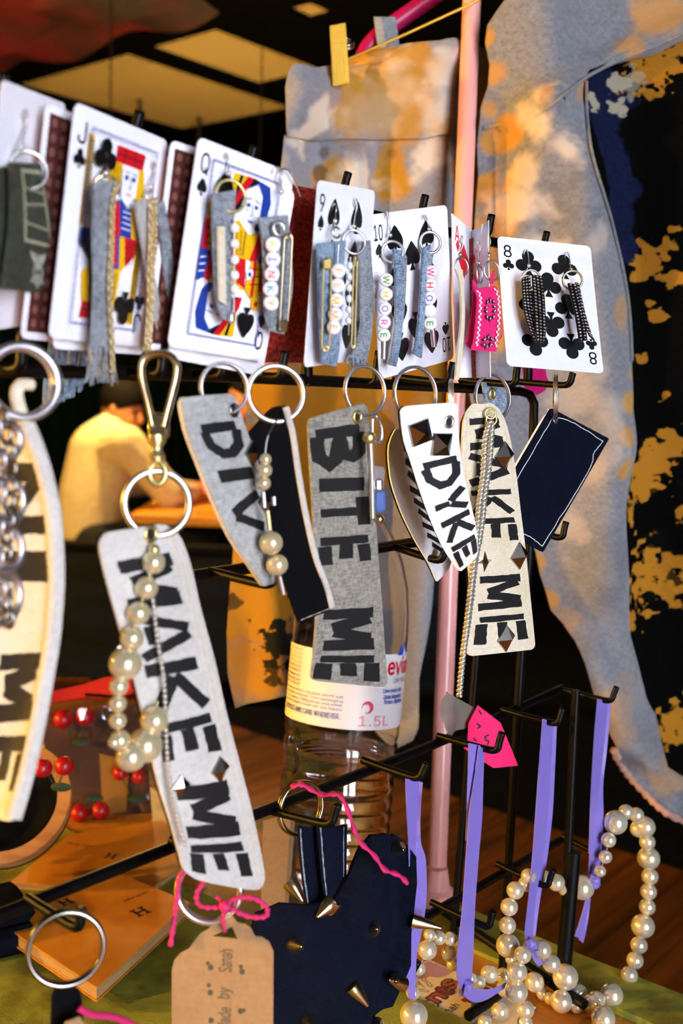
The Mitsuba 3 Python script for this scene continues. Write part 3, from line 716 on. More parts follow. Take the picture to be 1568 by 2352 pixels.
CL2.relief = folds_fn(CL2, [([(1215, 0), (1235, 200), (1270, 420), (1330, 900), (1350, 1300)], .04, .024), ([(1105, 290), (1240, 250), (1340, 170), (1560, 70)], .010, .010), ([(1150, 300), (1120, 520), (1110, 760)], .022, -.02), ([(1205, 280), (1165, 480), (1150, 560)], .022, .022), ([(1300, 380), (1390, 700), (1420, 980)], .03, .016), ([(1260, 700), (1300, 900), (1330, 1200)], .035, -.014), ([(1400, 1050), (1380, 1300), (1440, 1560)], .03, .018), ([(1330, 1500), (1400, 1650), (1520, 1830)], .02, .022), ([(1430, 1750), (1560, 1850)], .012, -.02), ([(1470, 600), (1490, 1200), (1540, 1600)], .05, -.02), ([(1560, 300), (1540, 900)], .03, .02)], .016, 8)
G_or_light = spots(CL2, [(1118, 250, 30, .9), (1120, 330, 36, .9), (1175, 420, 36, .9), (1140, 640, 50, .8), (1150, 750, 50, .7), (1440, 860, 26, .8), (1442, 1000, 30, .9), (1230, 1290, 26, .8), (1255, 1370, 26, .8), (1450, 110, 40, .6), (1390, 1700, 40, .5), (1190, 290, 42, 1), (1165, 330, 30, .8), (1130, 170, 38, .8), (1250, 215, 22, .5), (1130, 420, 42, 1), (1150, 500, 50, .7), (1330, 200, 26, .5), (1105, 560, 60, .9), (1420, 720, 40, .5), (1436, 930, 36, .9), (1428, 1080, 34, .9), (1520, 60, 70, .7), (1425, 1640, 70, .35), (1540, 1790, 60, .4), (1122, 90, 26, .9), (1290, 1430, 40, .4)])  # some bleach, mostly warm light on left-facing folds painted into the jersey
G_cr = spots(CL2, [(1240, 260, 55, .9), (1300, 340, 38, .8), (1180, 480, 70, .8), (1205, 400, 50, .7), (1240, 560, 70, .9), (1370, 560, 45, .5), (1345, 840, 45, .3), (1350, 1050, 60, .35), (1305, 1190, 50, .35), (1400, 980, 60, .35), (1330, 920, 60, .3)])
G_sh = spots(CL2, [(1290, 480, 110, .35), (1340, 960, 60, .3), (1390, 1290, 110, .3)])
def tex2(p, n, uv):
    f = fabric_noise(p, 800); c = mikit.mix(C('#66666A'), C('#939296'), f)
    c = mikit.mix(c, C('#55565C'), dye_and_light(p, G_sh, f=40, lo=.25, hi=1.25, wv=1.3)); c = mikit.mix(c, C('#C48A1E'), dye_and_light(p, G_or_light, f=34, lo=.5, hi=1.25, wv=1.0) * .9)
    return mikit.mix(c, C('#E6D0B8'), dye_and_light(p, G_cr, f=40, lo=.25, hi=1.25, wv=1.3) * .8)
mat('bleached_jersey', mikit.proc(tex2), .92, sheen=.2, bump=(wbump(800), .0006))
K_nv = spots(CL2, [(1385, 215, 66, 1), (1395, 270, 56, 1), (1400, 330, 60, 1), (1410, 390, 56, 1), (1420, 450, 54, 1), (1425, 510, 44, 1), (1432, 570, 36, 1), (1360, 190, 34, 1)])
K_cr = spots(CL2, [(1418, 195, 26, .9), (1412, 245, 20, .9), (1358, 232, 20, .95), (1450, 190, 30, .5), (1428, 255, 14, .9)])
K_or = spots(CL2, [(1480, 175, 44, .8), (1520, 120, 60, .8), (1500, 600, 36, .9), (1470, 620, 22, .9), (1530, 560, 22, .8), (1550, 640, 30, .9), (1510, 720, 22, 1), (1490, 700, 12, .9), (1468, 1100, 60, 1), (1510, 1050, 50, 1), (1540, 1020, 40, 1), (1450, 1170, 30, 1), (1480, 1330, 70, 1), (1530, 1350, 50, .9), (1545, 1300, 40, .9), (1450, 1420, 30, .9), (1550, 1660, 46, 1), (1500, 1680, 40, 1), (1560, 1180, 18, .9), (1475, 820, 12, .8), (1525, 905, 12, .7), (1545, 530, 14, .8), (1470, 560, 10, .7)])
K_bl = spots(CL2, [(1500, 1130, 10, .9), (1490, 1370, 22, 1), (1540, 1330, 18, .9), (1510, 1240, 26, .9), (1560, 1110, 12, .8)])
def tex3(p, n, uv):
    f = fabric_noise(p, 800); c = mikit.mix(C('#030303'), C('#090807'), f)
    c = mikit.mix(c, mikit.mix(C('#0E1226'), C('#1A2140'), f), dye_and_light(p, K_nv, f=40, lo=.9, hi=1.15, wv=.9)); c = mikit.mix(c, C('#B77A24'), dye_and_light(p, K_or, f=110, lo=.8, hi=1.0, wv=1.5) * .95)
    c = mikit.mix(c, C('#A59C86'), dye_and_light(p, K_cr, f=130, lo=.8, hi=1.0, wv=1.4)); return mikit.mix(c, C('#0B0A08'), dye_and_light(p, K_bl, f=130, lo=.8, hi=1.0, wv=1.5))
mat('bleached_black', mikit.proc(tex3), .95, specular=.05, bump=(wbump(900), .0006))
sk = thing('pieced_skirt', 'hanging skirt pieced from grey bleached jersey and black denim with orange splashes', 'skirt')
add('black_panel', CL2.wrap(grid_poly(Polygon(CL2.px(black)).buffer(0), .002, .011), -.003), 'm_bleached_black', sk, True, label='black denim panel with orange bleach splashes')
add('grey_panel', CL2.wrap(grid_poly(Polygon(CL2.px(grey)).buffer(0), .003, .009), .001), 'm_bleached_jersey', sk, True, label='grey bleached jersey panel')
for line in ([(1105, 296), (1240, 256), (1340, 180), (1500, 108), (1600, 60)], [(1338, 190), (1344, 318), (1378, 450), (1430, 660), (1443, 830)]):
    P = CL2.px(catmull(np.array(line, float), 10)); w = CL2.pos(P[:, 0], P[:, 1]) + NG * .0052
    add('seam', tube(w, .0016, 6), 'm_bleached_jersey', sk, True)
# its hem turns outwards at the bottom right
hem = catmull(np.array([(1404, 1716), (1420, 1752), (1450, 1790), (1490, 1832), (1532, 1866), (1600, 1892)], float), 8)
P = CL2.px(hem); w = CL2.pos(P[:, 0], P[:, 1]) + PL2.N * .006
mat('hem_pink', '#B58A7A', .9)
add('hem_roll', tube(w, .0035 + .001 * np.sin(np.arange(len(w)) * 2.1), 8), 'm_hem_pink', sk, True)
add('waistband', CL2.wrap(grid_poly(Polygon(CL2.px([(1290, 222), (1400, 140), (1520, 80), (1640, 20), (1640, 60), (1500, 124), (1400, 152), (1340, 180), (1292, 235)])).buffer(0), .003, .01), .0035), 'm_bleached_jersey', sk, True)
# a band to hang it by, over the rail
hp = at(1240, -70, .99)
add('hanging_loop', tube(catmull([at(1200, 0, .985), at(1215, -60, .98), cross0 + e1 * .25 + ez * .012, at(1290, -60, .995), at(1310, 0, .99)], 8), .003, 8), 'm_black_denim', sk, True)
# ------------------------------------------------------------------ the display rack
RK = Plane(at(1171, 1927, .80), -e2)
def rk(px, py, off=0.0): return RK.pt(px, py, off)
def zrk(px, py, off=0.045): return RK.z(px, py, off)
rack = thing('display_rack', 'black wire jewellery display rack with rows of short upturned hooks', 'display rack')
WR, WR2 = .0032, .0023
def bar(name, pxs, off=0.0, r=WR): return add(name, tube(catmull([rk(*q, off) for q in pxs], 5) if len(pxs) > 2 else [rk(*q, off) for q in pxs], r, 10), 'm_black', rack, 40)
# the front frame: top rail that turns down into the right post
fr = [rk(-140, 846), rk(400, 858), rk(900, 884), rk(1180, 898), rk(1212, 902), rk(1226, 922), rk(1224, 960)]
topx = rk(1226, 930); pb = TB.pt(1150, 2290)
postx = np.array([pb[0], pb[1], 0])
corner = rk(1205, 900)
P = [rk(-140, 846), rk(500, 863), rk(1150, 896), rk(1195, 899), rk(1216, 906), rk(1226, 926), rk(1225, 970), rk(1215, 1280), rk(1196, 1511), rk(1171, 1927), np.array([pb[0], pb[1], TABLE + .004])]
add('frame', tube(P, WR, 12), 'm_black', rack, 40)
# the two further posts of the right side
for (x1, y1, x2, y2) in ((1104, 1380, 1040, 2160), (1322, 1585, 1288, 2300)):
    b_ = TB.pt(x2, y2); zt = float((b_ - CAM) @ fw)
    q = at(x1, y1, zt * (.99)); add('post', tube([[b_[0], b_[1], TABLE + .004], b_ * .5 + q * .5, q], WR, 12), 'm_black', rack, 40)
b_ = TB.pt(1288, 2300); q = at(1316, 1956, float((b_ - CAM) @ fw) * .995)
add('sleeve', tube([q, q * .55 + np.array([b_[0], b_[1], TABLE]) * .45, [b_[0], b_[1], TABLE + .004]], .0058, 14), 'm_black', rack, 40)
# feet on the table
fa_ = TB.pt(1340, 2345) + ez * .0125; fb_ = TB.pt(1010, 2120) + ez * .0125
add('foot_rail', tube([fa_, fb_], .004, 10), 'm_black', rack, 40)
bd_ = unit(e1); add('foot_rail', tube([TB.pt(1150, 2290) + ez * .005, TB.pt(1150, 2290) + ez * .005 - e1 * .045], .004, 10), 'm_black', rack, 40)
# rows
bar('cross_bar', [(-60, 2126), (570, 1877), (1000, 1708), (1290, 1580)])
bar('cross_bar', [(300, 1345), (899, 1254), (1212, 1202)])
bar('cross_bar', [(500, 2375), (985, 2102), (1295, 1925)])
# the upper row stands on two posts behind the cards
bar('cross_bar', [(-80, 300), (600, 440), (1262, 585)], 0.0)
for x in (705, 1212):
    yb = 450 if x < 900 else 575
    bar('riser', [(x + 2, yb), (x, 884)], 0.0)
def hook(root, tip, end, z=None, r=WR2, mid=None):
    """A peg from the bar towards the viewer with an upturned end; pixels."""
    A = rk(*root); d = -e2
    # length along the peg that brings it to the tip's column
    f = lambda L: proj(A + d * L)[0][0] - tip[0]
    lo, hi = 0.0, .12
    for _ in range(40):
        m_ = (lo + hi) / 2
        if f(m_) < 0: lo = m_
        else: hi = m_
    L = lo if abs(f(lo)) < 40 and lo > .012 else .046
    B = A + d * L; zt = float((B - CAM) @ fw)
    B = at(tip[0], tip[1], zt); E_ = at(end[0], end[1], zt - .001)
    k = unit(A - B); v = unit(E_ - B)
    P = [A, B + k * .006, B + k * .0018 + v * .0006, B + v * .0022, B + v * .006, E_]
    add('hook', tube(catmull(P, 4), r, 10), 'm_black', rack, True)
    return B
HK = {}
for nm, root, tip, end in [
    # upper row (carries the cards)
    ('c1', (245, 340), (302, 322), (322, 256)), ('c2', (500, 410), (568, 392), (585, 335)), ('c3', (735, 452), (786, 444), (800, 396)), ('c4', (895, 506), (966, 496), (977, 448)), ('c5', (1055, 546), (1120, 541), (1129, 493)), ('c6', (1190, 580), (1246, 576), (1256, 532)), ('c0', (-40, 260), (6, 236), (8, 170)),
    # second row (key tags)
    ('t0', (-30, 850), (48, 848), (52, 760)), ('t1', (290, 856), (368, 862), (380, 790)), ('t3', (575, 862), (645, 868), (655, 806)), ('t4', (795, 876), (862, 882), (870, 806)), ('t5', (905, 866), (1030, 880), (1041, 832)), ('t6', (1056, 872), (1182, 884), (1190, 830)), ('t7', (1180, 876), (1306, 886), (1316, 856)), ('t2', (440, 862), (510, 866), (516, 800)),
    # third row
    ('u1', (482, 1312), (622, 1346), (634, 1310)), ('u2', (899, 1254), (1012, 1290), (1022, 1262)), ('u3', (1190, 1206), (1290, 1238), (1300, 1198)),
    # fourth row (ribbons)
    ('v0', (62, 2062), (182, 2135), (186, 2085)), ('v1', (392, 1930), (540, 1988), (552, 1940)), ('v2', (622, 1862), (760, 1896), (776, 1846)), ('v3', (832, 1746), (962, 1790), (980, 1752)), ('v4', (1004, 1690), (1140, 1727), (1153, 1682)), ('v5', (1152, 1630), (1280, 1664), (1293, 1626)), ('v6', (1284, 1582), (1402, 1612), (1416, 1577)),
    # lowest row
    ('w1', (850, 2180), (938, 2248), (960, 2208)), ('w2', (990, 2072), (1122, 2132), (1132, 2092)), ('w3', (1140, 1984), (1256, 2038), (1270, 1997)), ('w4', (1290, 1920), (1382, 1966), (1392, 1922))]:
    HK[nm] = hook(root, tip, end)
# second frame rail just behind the top rail
# ------------------------------------------------------------------ playing cards
CWD, CHT = .063, .088
def colour_mesh(sheet, items, z0=.00012, t=.00006, size=.02):
    """(shape, colour) drawings printed one over the other on a sheet."""
    ms, cs = [], []
    for k, (g, c) in enumerate(items):
        m = slab(g, t, size, z0 + .00002 * k)
        if m is None: continue
        ms.append(m); cs.append(np.tile(C(c), (len(m.vertices), 1)))
    m = cat(ms); m2 = sheet.wrap(m)
    return m2, np.vstack(cs)
def add_print(parent, sheet, items, name='print', m='m_print', **kw):
    me, col = colour_mesh(sheet, items, **kw)
    return add(name, me, m, parent, False, color=col)
BLK, RED, YEL, BLU, WHT = '#0A0A0C', '#C8101E', '#E8B408', '#1E3A94', '#ECEBF2'
def half_turn(g): return affinity.rotate(g, 180, origin=(CWD / 2, CHT / 2))
def card_index(rank, suit, col=BLK, thin=True):
    w = .0068 if rank == '10' else .0052
    g = text_shape(rank, .0082, False, w); x0, y0, x1, y1 = g.bounds
    g = affinity.translate(g, .0062 - w / 2, .0098)
    s = affinity.translate(suit(.0072), .0062, .0192)
    return [(g, col), (s, col), (half_turn(g), col), (half_turn(s), col)]
def pips(suit, spots_, size, col=BLK):
    out = []
    for x, y in spots_:
        g = suit(size)
        if y > .5: g = affinity.rotate(g, 180, origin=(0, 0))
        out.append((affinity.translate(g, x * CWD, y * CHT), col))
    return out
P8 = [(.31, .19), (.69, .19), (.31, .5), (.69, .5), (.31, .81), (.69, .81), (.5, .345), (.5, .655)]
P9 = [(.3, y) for y in (.17, .39, .61, .83)] + [(.7, y) for y in (.17, .39, .61, .83)] + [(.5, .5)]
P10 = [(.3, y) for y in (.17, .39, .61, .83)] + [(.7, y) for y in (.17, .39, .61, .83)] + [(.5, .28), (.5, .72)]
def mm(*p): return Polygon([(a / 1000, b / 1000) for a, b in p])
def ln(w, *p): return LineString([(a / 1000, b / 1000) for a, b in p]).buffer(w / 2000, cap_style='flat')
def court(kind):
    fr = sbox(.0095, .007, .0535, .081); out = []
    up_ = []
    if kind == 'J':
        up_ += [(mm((10, 9), (14, 9), (14, 43), (10, 44)), YEL)] + [(ln(.7, (10, y), (14, y + 2.2)), BLK) for y in np.arange(9.5, 42, 1.6)]
        up_ += [(mm((28, 9.5), (47, 9.5), (46, 16), (28, 16)), RED), (ln(.5, (28, 12.7), (46.5, 12.7)), BLK), (ln(.5, (33, 9.5), (33, 16)), BLK), (ln(.5, (40, 9.5), (40, 16)), BLK)]
        up_ += [(mm((25, 16), (32, 16), (32, 27), (29, 31), (24, 30)), YEL), (mm((43, 16), (47, 16), (49, 27), (45, 30), (42, 27)), YEL)]
        up_ += [(ln(.45, (26 + q, 17), (25.5 + q, 29)), BLK) for q in (1, 2.6, 4.2)]
        up_ += [(mm((32, 16), (43, 16), (43, 27), (38, 32), (33, 29)), WHT), (mm((34, 20), (36.5, 19.6), (36.5, 21.6), (34, 21.4)), BLU), (mm((39, 19.8), (41.5, 20), (41.4, 21.6), (39, 21.6)), BLU), (ln(.4, (37.8, 20), (38.6, 24.4), (37, 24.6)), BLK), (ln(.6, (36, 27), (39.4, 27.2)), RED), (ln(.4, (33.6, 18.6), (37, 18.4)), BLK), (ln(.4, (38.6, 18.6), (42, 18.8)), BLK)]
        up_ += [(mm((14, 44), (24, 30), (30, 31), (38, 44)), YEL), (mm((26, 31), (33, 30), (38, 33), (44, 30), (50, 44), (28, 44)), BLU), (mm((28, 32), (32, 31), (35, 44), (30, 44)), RED), (mm((40, 32), (44, 30.5), (47, 44), (43, 44)), YEL), (mm((16, 38), (22, 32), (25, 44), (16, 44)), RED), (mm((46, 32), (53, 38), (53, 44), (50, 44)), BLK)]
        up_ += [(ln(.5, (35, 33 + q), (41, 33.4 + q)), WHT) for q in (1, 3.2, 5.4, 7.6)] + [(ln(.4, (18 + q, 33.5 + q * .2), (16 + q, 43)), BLK) for q in (0, 2.5, 5)]
        up_ += [(affinity.translate(club(.0135), .0195, .0155), BLK)]
    else:
        up_ += [(mm((24, 9), (33, 8.5), (31, 20), (24, 22)), YEL), (mm((33, 8.5), (38, 8.5), (25, 27), (22, 27), (23, 22)), RED), (mm((37, 8.5), (41, 9), (28, 26), (25, 27)), BLK), (mm((28, 9), (30, 9), (27, 20), (25.4, 20)), BLK)]
        up_ += [(mm((33, 14), (41, 9), (48, 10), (50, 17), (48, 27), (44, 31), (42, 30), (43, 18)), BLU), (mm((33, 14), (40, 10.5), (44, 15), (44, 26), (40, 31), (34, 29), (31, 22)), WHT)]
        up_ += [(ln(.5, (33.4, 18), (37, 17.4)), BLU), (ln(.5, (39.4, 17.6), (43, 18.4)), BLU), (mm((34.2, 20), (36.6, 19.4), (36.8, 21), (34.4, 21.2)), BLU), (mm((39.6, 19.6), (42, 20), (41.8, 21.4), (39.8, 21.2)), BLU), (ln(.4, (38.2, 20), (38.8, 24.4), (37.4, 24.8)), BLU), (ln(.9, (36.6, 27.2), (39.6, 27.4)), BLU), (ln(.3, (34, 22.8), (36.2, 22.4)), BLU)]
        up_ += [(mm((22, 31), (31, 28), (38, 33), (45, 31), (41, 44), (30, 44)), YEL), (mm((22, 31), (27, 33), (31, 44), (24, 44)), RED), (mm((45, 31), (49, 32), (46, 44), (41, 44)), RED)]
        up_ += [(ln(.5, (27 + q, 32), (31 + q * .6, 43)), BLK) for q in (0, 3, 6, 9)]
        up_ += [(mm((10, 30), (17, 27), (22, 31), (20, 44), (10, 44)), YEL), (mm((10, 32), (13, 31), (14, 44), (10, 44)), RED), (mm((16, 28), (18, 28), (19, 44), (16.6, 44)), RED), (Point(.0135, .0255).buffer(.003), YEL), (Point(.0135, .0255).buffer(.0013), RED), (mm((49, 32), (53, 30), (53, 44), (47, 44)), BLU), (mm((18, 37), (22, 35), (23, 39), (19, 41)), WHT), (Point(.0205, .038).buffer(.001), BLU)]
        up_ += [(ln(.6, (49, 33 + q), (53, 32 + q)), WHT) for q in (2, 5, 8)] + [(ln(.4, (11, 33 + q), (20, 31.5 + q)), BLK) for q in (2, 5.5, 9)]
        up_ += [(affinity.translate(spade(.0135), .0185, .0165), BLK)]
    for g, c in up_:
        g = g.intersection(sbox(.0095, .007, .0535, .0442))
        out += [(g, c), (half_turn(g), c)]
    out += [(fr.boundary.buffer(.00022), BLU)]
    return out
CARD_T = .0004
def make_card(label, corners, items, z0=.5, bend=0.0, back='m_card_back', wz=0.0, group=None, H=CHT):
    k = thing('playing_card', label, 'playing card', group)
    s = Rigid(CWD, H, corners, z0, bend, wz)
    g = rrect(CWD, H, .0034)
    add('face', s.wrap(slab(g, CARD_T * .55, .012 if bend else 0, -CARD_T * .2)), 'm_card', k, 30)
    add('back', s.wrap(slab(g, CARD_T * .45, .012 if bend else 0, -CARD_T * .66)), back, k, 30)
    if items: add_print(k, s, items, z0=CARD_T * .36, size=.012 if bend else 0)
    return k, s
class Shifted(Sheet):
    """A card behind another one: moved along its own axes and turned in its plane."""
    def __init__(s, base, dx, dy, dn, rot=0.0, yaw=0.0):
        s.W, s.H = base.W, base.H; n = base.plane().N
        Rm = Rot.from_rotvec(n * rot).as_matrix() @ Rot.from_rotvec(base.Y * yaw).as_matrix()
        s.c = base.c + base.X * dx + base.Y * dy + n * dn; s.X, s.Y = Rm @ base.X, Rm @ base.Y
        s.face()
    def pos(s, x, y): return s.c + np.multiply.outer(np.asarray(x) - s.W / 2, s.X) + np.multiply.outer(np.asarray(y) - s.H / 2, s.Y)
def card_behind(label, base, dx, dy, dn, rot=0.0, yaw=0.0, face='m_card', back='m_card_back', items=None):
    k = thing('playing_card', label, 'playing card'); s = Shifted(base, dx, dy, dn, rot, yaw); g = rrect(CWD, CHT, .0034)
    add('face', s.wrap(slab(g, CARD_T * .55, 0, -CARD_T * .2)), face, k, 30)
    add('back', s.wrap(slab(g, CARD_T * .45, 0, -CARD_T * .66)), back, k, 30)
    if items: add_print(k, s, items, z0=CARD_T * .36, size=0)
    return k, s
kB, sB = make_card('blank white playing card at the far left edge holding an olive loop earring', [(4, 195), (150, 220), (105, 760), (-45, 748)], None, .41)
kJ, sJ = make_card('jack of clubs playing card with two frayed grey earrings', [(177, 241), (380, 312), (330, 808), (106, 768)], card_index('J', club) + court('J'), .43)
kQ, sQ = make_card('queen of spades playing card with grey denim earrings and letter beads', [(447, 312), (684, 400), (597, 832), (392, 795)], card_index('Q', spade) + court('Q'), .48)
k9, s9 = make_card('nine of spades playing card with two blue denim earrings', [(738, 413), (851, 438), (838, 826), (687, 845)], card_index('9', spade) + pips(spade, P9, .0155), .54)
k10, s10 = make_card('ten of spades playing card with two WHORE letter bead earrings', [(845, 497), (1027, 466), (1040, 830), (873, 868)], card_index('10', spade) + pips(spade, P10, .0155), .6)
k8, s8 = make_card('eight of clubs playing card with two rhinestone mesh earrings, rightmost card', [(1142, 541), (1355, 567), (1387, 857), (1163, 842)], card_index('8', club) + pips(club, P8, .0168), .656, bend=.0006)
BACKP = [(sbox(.003, .003, CWD - .003, CHT - .003), '#4A2420')] + [(Point(.006 + .0052 * i, .006 + .0054 * j).buffer(.0017, 3), '#7A4A42') for i in range(11) for j in range(15)]
card_behind('white playing card showing its right edge behind the jack of clubs', sJ, .0075, .004, -.004, .01)
card_behind('red backed playing card just showing left of the jack of clubs', sJ, -.004, .002, -.010, .0, items=BACKP)
card_behind('white playing card whose corner shows behind the queen of spades', sQ, .006, .006, -.004, -.03)
card_behind('red backed playing card showing between the jack and the queen', sQ, -.0045, .002, -.010, .03, items=BACKP)
card_behind('dark red backed playing card in the gap between the queen and the nine', s9, -.006, .002, -.024, -.04, .25, face='m_card_red_back')
# folded ace of diamonds: two halves in a V
kA = thing('playing_card', 'folded ace of diamonds playing card carrying pink ribbon earrings', 'playing card')
za = zrk(1085, 690, .045) 
fa1 = Strip([(1036, 490, 1083, 530, za - .004, za + .020), (1040, 690, 1085, 700, za - .002, za + .020), (1048, 868, 1090, 868, za, za + .020)])
fa2 = Strip([(1082, 532, 1123, 506, za + .020, za - .006), (1084, 700, 1124, 690, za + .020, za - .006), (1090, 868, 1127, 866, za + .020, za - .006)])
add('left_half', fa1.wrap(slab(sbox(0, 0, fa1.W, fa1.H), .0004, .02)), 'm_card', kA, 30)
add('right_half', fa2.wrap(slab(sbox(0, 0, fa2.W, fa2.H), .0004, .02)), 'm_card', kA, 30)
ga = affinity.translate(affinity.rotate(text_shape('A', .0085, False, .006), 0), fa1.W * .12, fa1.H * .10)
add_print(kA, fa1, [(ga, RED), (affinity.translate(diamond(.02), fa1.W * .55, fa1.H * .25), RED), (affinity.translate(diamond(.007), fa1.W * .25, fa1.H * .17), RED)], z0=.0005)
add_print(kA, fa2, [(affinity.translate(diamond(.012), fa2.W * .35, fa2.H * .32), RED), (affinity.translate(diamond(.006), fa2.W * .2, fa2.H * .2), RED)], z0=.0005)
mat('clear_sleeve', '#9C948E', .15, specular=.8)
# added dark red sheet standing in for the shadowed inside of the fold
fa3 = Strip([(1050, 560, 1088, 545, za + .014, za + .017), (1052, 700, 1090, 700, za + .014, za + .017), (1062, 850, 1092, 872, za + .014, za + .017)])
add('backing', fa3.wrap(slab(sbox(0, 0, fa3.W, fa3.H), .0003, .02)), 'm_card_red_back', kA, 30)

# ------------------------------------------------------------------ earrings
def pp(pl, pts, off): return np.array([pl.pt(x, y, off if np.isscalar(off) else off[i]) for i, (x, y) in enumerate(pts)])
def ps(pl, rows, off, twist=0.0):
    return Strip([(a, b, c, d, pl.z(a, b, off), pl.z(c, d, off + twist)) for a, b, c, d in rows])
def wire_hook(t, pl, top, bot, off, m='m_silver', w=10, r=.00038):
    """French ear wire: hooked through the card at the top, small coil and ball at the bottom."""
    (tx, ty), (bx, by) = top, bot; h = by - ty
    P = pp(pl, [(tx - w * .35, ty + h * .45), (tx - w * .45, ty + h * .2), (tx, ty), (tx + w * .4, ty + h * .18), (tx * .5 + bx * .5 + w * .2, ty + h * .55), (bx, by)], [-.002, .0008, .002, .002, .002, off])
    add('ear_wire', tube(catmull(P, 6), r, 7), m, t, True)
    c = pl.pt(bx, by, off); s = pl.z(bx, by) / FPX
    bead('ball', c, .0012, m, t, 2)
def small_ring(t, pl, cx, cy, rx, ry, off, m='m_silver', r=.0006, name='ring'):
    return add(name, tube(px_ring(cx, cy, rx, ry, pl.z(cx, cy, off)), r, 8, True), m, t, True)
def cloth_strip(t, st, m, name='denim_strip', th=.0012, z0=0.0):
    return add(name, st.wrap(slab(sbox(0, 0, st.W, st.H), th, .004, z0)), m, t, 40)
def torus(c, X, Y, r, n=10, k=5): return tube(circle_pts(c, X, Y, n), r, k, True)
def chain(t, P, link, wire, m, name='chain', aspect=.72):
    """A run of interlocked oval links along the points P."""
    P = catmull(P, 12) if len(P) > 2 else np.asarray(P, float)
    s = np.r_[0, np.cumsum(np.linalg.norm(np.diff(P, axis=0), axis=1))]
    n = max(2, int(s[-1] / (link * .74))); q = np.linspace(0, s[-1], n); ms = []
    Q = np.stack([np.interp(q, s, P[:, i]) for i in range(3)], 1)
    tg = unit(np.gradient(Q, axis=0)); side = unit(np.cross(tg, fw)); nn = np.cross(tg, side)
    for i in range(n):
        d = side[i] if i % 2 == 0 else nn[i]
        d = unit(d + .5 * (nn[i] if i % 2 == 0 else -side[i]))
        ms.append(torus(Q[i], tg[i] * link / 2, d * link / 2 * aspect, wire, 12, 6))
    return add(name, cat(ms), m, t, True)
COIN = lathe([(0, -.45), (.62, -.45), (.86, -.36), (1, -.14), (1, .14), (.86, .36), (.62, .45), (0, .45)], 24)
_coin = mikit.ply(COIN, 'm_bead_white', smooth=45)
def letter_bead(t, pl, px, py, rpx, ch, col, off, rot=90, turn=0.0):
    z = pl.z(px, py, off); c = at(px, py, z); r = rpx * z / FPX
    N = unit(CAM - c); N = unit(N + rt * turn); U = unit(np.cross(up, N)); V = np.cross(N, U)
    m = M4(c, U * r, V * r, N * r)
    b = add('letter_bead', _coin, None, t, xf=XF(m))
    if ch:
        g = text_shape(ch, 1.05, True); x0, y0, x1, y1 = g.bounds; g = affinity.translate(g, -(x0 + x1) / 2, -(y0 + y1) / 2)
        g = affinity.rotate(g, rot, origin=(0, 0)); g = affinity.scale(g, .9, -.9, origin=(0, 0))
        me = moved(slab(g, .05, 0, .46), m)
        mk = 'ltr_' + col[1:]
        if 'm_' + mk not in scene: mat(mk, col, .5)
        add('letter', me, 'm_' + mk, b, False)
def string_through(t, pl, P, off, m='m_silver', r=.0005): add('bead_wire', tube(pp(pl, P, off), r, 6), m, t, True)
def safety_pin(t, pl, a, b, off, m='m_silver', w=7):
    """Closed safety pin between pixel points a (coil end) and b (cap end)."""
    z = pl.z(*a, off); A_, B_ = at(*a, z), pl.pt(*b, off); s = z / FPX
    d = unit(B_ - A_); sd_ = unit(np.cross(d, fw)) * w * s
    L = np.linalg.norm(B_ - A_)
    add('pin_wire', tube(catmull([B_ + sd_, A_ * .5 + B_ * .5 + sd_ * 1.05, A_ + sd_ + d * .002, A_ + sd_ * .6 - d * .0015, A_ - sd_ * .6 - d * .0015, A_ - sd_ + d * .002, A_ * .5 + B_ * .5 - sd_, B_ - sd_], 6), .0005, 7), m, t, True)
    add('pin_coil', tube(circle_pts(A_ - d * .001, sd_ * .7, d * w * s * .7, 20), .0006, 6, True), m, t, True)
    add('pin_cap', moved(rbox(2 * w * s * 1.25, .0022, .0055, .0009), M4(B_, unit(sd_), np.cross(unit(sd_), d), d)), m, t, 40)
def earring(label, group=None): return thing('earring', label, 'earring', group)
def fringe(t, pl, base, tip, n, off, m, seed, r=.00045):
    g = np.random.default_rng(seed); ms = []
    for i in range(n):
        k = i / max(1, n - 1)
        a = np.array(base[0]) * (1 - k) + np.array(base[1]) * k; b = np.array(tip[0]) * (1 - k) + np.array(tip[1]) * k
        b = b + g.normal(0, 5, 2); md = (a + b) / 2 + g.normal(0, 3, 2); o = off + g.normal(0, .001, 3)
        ms.append(tube(catmull(pp(pl, [a, md, b], list(o)), 4), r, 5))
    return add('fringe', cat(ms), m, t, True, kind='stuff')

mat('bright_gold', '#F0D8A0', .34, metallic=.85)
pB, pJ, pQ, p9, p10, p8 = (x.plane() for x in (sB, sJ, sQ, s9, s10, s8))
# olive webbing loop on the blank card
t = earring('olive green webbing loop earring with pale stitched emblem at the far left')
wire_hook(t, pB, (57, 252), (50, 338), .005, w=12)
small_ring(t, pB, 66, 390, 36, 42, .007, r=.0008)
st0 = ps(pB, [(-25, 392, 22, 378), (-34, 470, 18, 470), (-45, 570, 10, 580), (-40, 655, 0, 662)], .004)
cloth_strip(t, st0, 'm_olive_webbing', 'webbing_back', .0014)
st = ps(pB, [(16, 372, 86, 376), (20, 450, 103, 470), (14, 560, 118, 585), (2, 640, 120, 664), (0, 662, 118, 672)], .008)
cloth_strip(t, st, 'm_olive_webbing', 'webbing', .0014)
w, h = st.W, st.H
art = [(sbox(w * .3, h * .06, w * .9, h * .62).boundary.buffer(.0007), '#9A977E')] + [(LineString([(w * .3, h * y), (w * .9, h * y2)]).buffer(.0005), '#8B8872') for y, y2 in ((.2, .22), (.34, .3), (.48, .5))]
